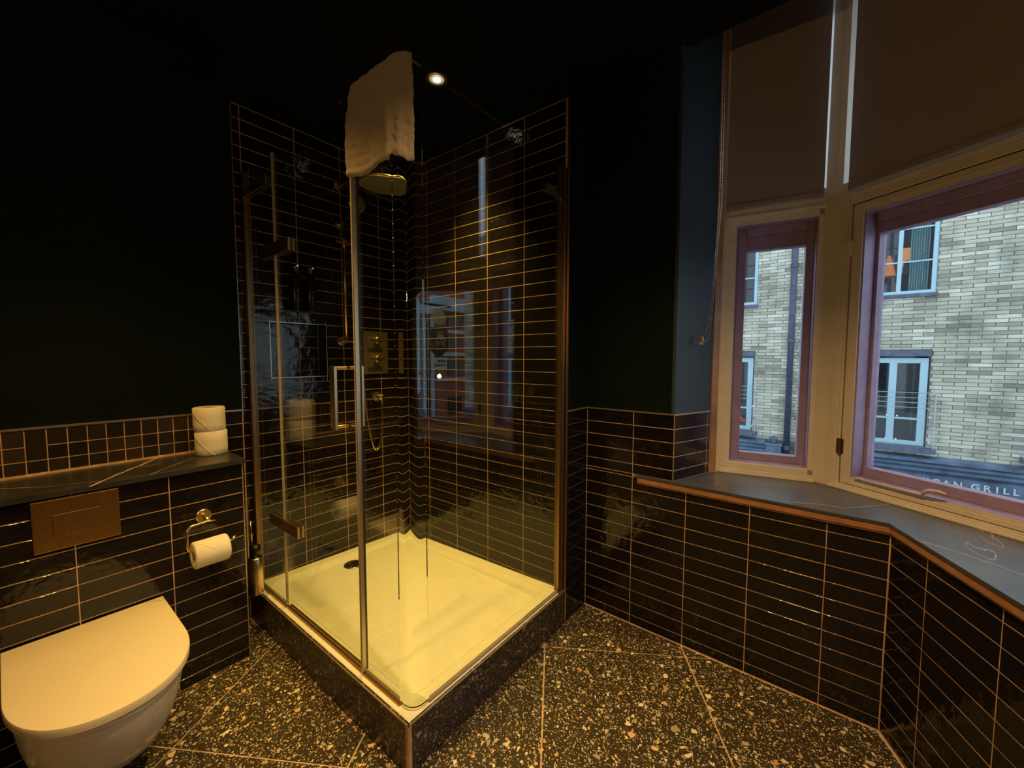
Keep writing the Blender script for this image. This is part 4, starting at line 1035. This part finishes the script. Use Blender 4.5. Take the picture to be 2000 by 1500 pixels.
# hanging pub sign on this side of the street
hg = empty('hanging_sign', (-2.5, 4.93, 1.5), 'dark hanging sign with gold crest and white board, reflected in shower glass', 'sign')
G().add(tube([(-1.0, 4.93, 2.09), (-2.75, 4.93, 2.09)], .018, 8)).out('sign_arm', 'dark_sign', hg)
G().add(lathe([(.115, -.02), (.125, 0), (.115, .02)], (-2.5, 4.93, 1.91), 'y', 32)).out('round_top', 'gold_sign', hg)
G().add(prism([(-2.66, 4.90), (-2.34, 4.90), (-2.34, 4.96), (-2.66, 4.96)], 1.42, 1.75)).out('crest_board', 'dark_sign', hg)
G().add(([(-2.66, 4.90, 1.42), (-2.34, 4.90, 1.42), (-2.5, 4.90, 1.31), (-2.66, 4.96, 1.42), (-2.34, 4.96, 1.42), (-2.5, 4.96, 1.31)], [(0, 2, 1), (3, 4, 5), (0, 3, 5, 2), (1, 2, 5, 4), (0, 1, 4, 3)])).out('crest_point', 'dark_sign', hg)
g = G()
for sgn in (-1, 1):
    g.add(tube([(-2.5 + sgn * (.03 + .055 * math.sin(t * .55)), 4.893, 1.48 + .030 * t) for t in range(8)], .008, 6))
    g.add(tube([(-2.5 + sgn * .10 * (1 - t / 4), 4.893, 1.47 + .02 * t) for t in range(5)], .007, 6))
g.add(lathe([(.045, -.006), (.045, .006)], (-2.5, 4.893, 1.61), 'y', 8)); g.add(tube([(-2.55, 4.893, 1.70), (-2.5, 4.893, 1.67), (-2.45, 4.893, 1.70)], .008, 6))
g.out('crest', 'gold_sign', hg)
G().add(box(-2.64, -2.37, 4.90, 4.93, 1.13, 1.30, .003)).out('lower_board', 'board_white', hg)
for s_, z, sz in (('ROOM', 1.235, .052), ('& TERRACE', 1.17, .045)):
    text(s_, sz, 'lettering', 'dark_sign', (-2.60, 4.897, z), (math.pi / 2, 0, 0), hg, .002)
lm_ = empty('wall_lantern', (-2.45, 4.9, 1.02), 'small lit lantern under the hanging sign', 'lamp')
G().add(lathe([(.01, -.03), (.028, 0), (.01, .03)], (-2.48, 4.90, 1.02), 'z', 12)).out('bulb', 'street_lamp_lit', lm_)
G().add(tube([(-2.48, 4.90, 1.05), (-2.48, 4.95, 1.09), (-1.0, 4.95, 1.09)], .01, 8)).out('lamp_arm', 'dark_sign', lm_)
hb = empty('hanging_plant', (-2.52, 4.98, 1.15), 'bright green trailing plant hanging beside the sign', 'plant')
g = G()
for k in range(120):
    c_ = Vector((-2.64 + random.uniform(-.05, .05), 5.0 + random.uniform(-.04, .04), 1.18 + random.uniform(-.13, .13))); a = random.uniform(0, 6.28); l_ = .022
    t1 = Vector((math.cos(a), math.sin(a), random.uniform(-.6, .4))) * l_; t2 = Vector((-math.sin(a), math.cos(a), .3)) * l_ * .5
    g.add(([tuple(c_ - t1), tuple(c_ + t2), tuple(c_ + t1), tuple(c_ - t2)], [(0, 1, 2, 3)]))
tag(g.out('leaves', 'leaf', hb), kind='stuff')
G().add(tube([(-2.64, 5.0, 1.05), (-2.64, 5.0, 2.09)], .004, 6)).out('hanger', 'dark_sign', hb)
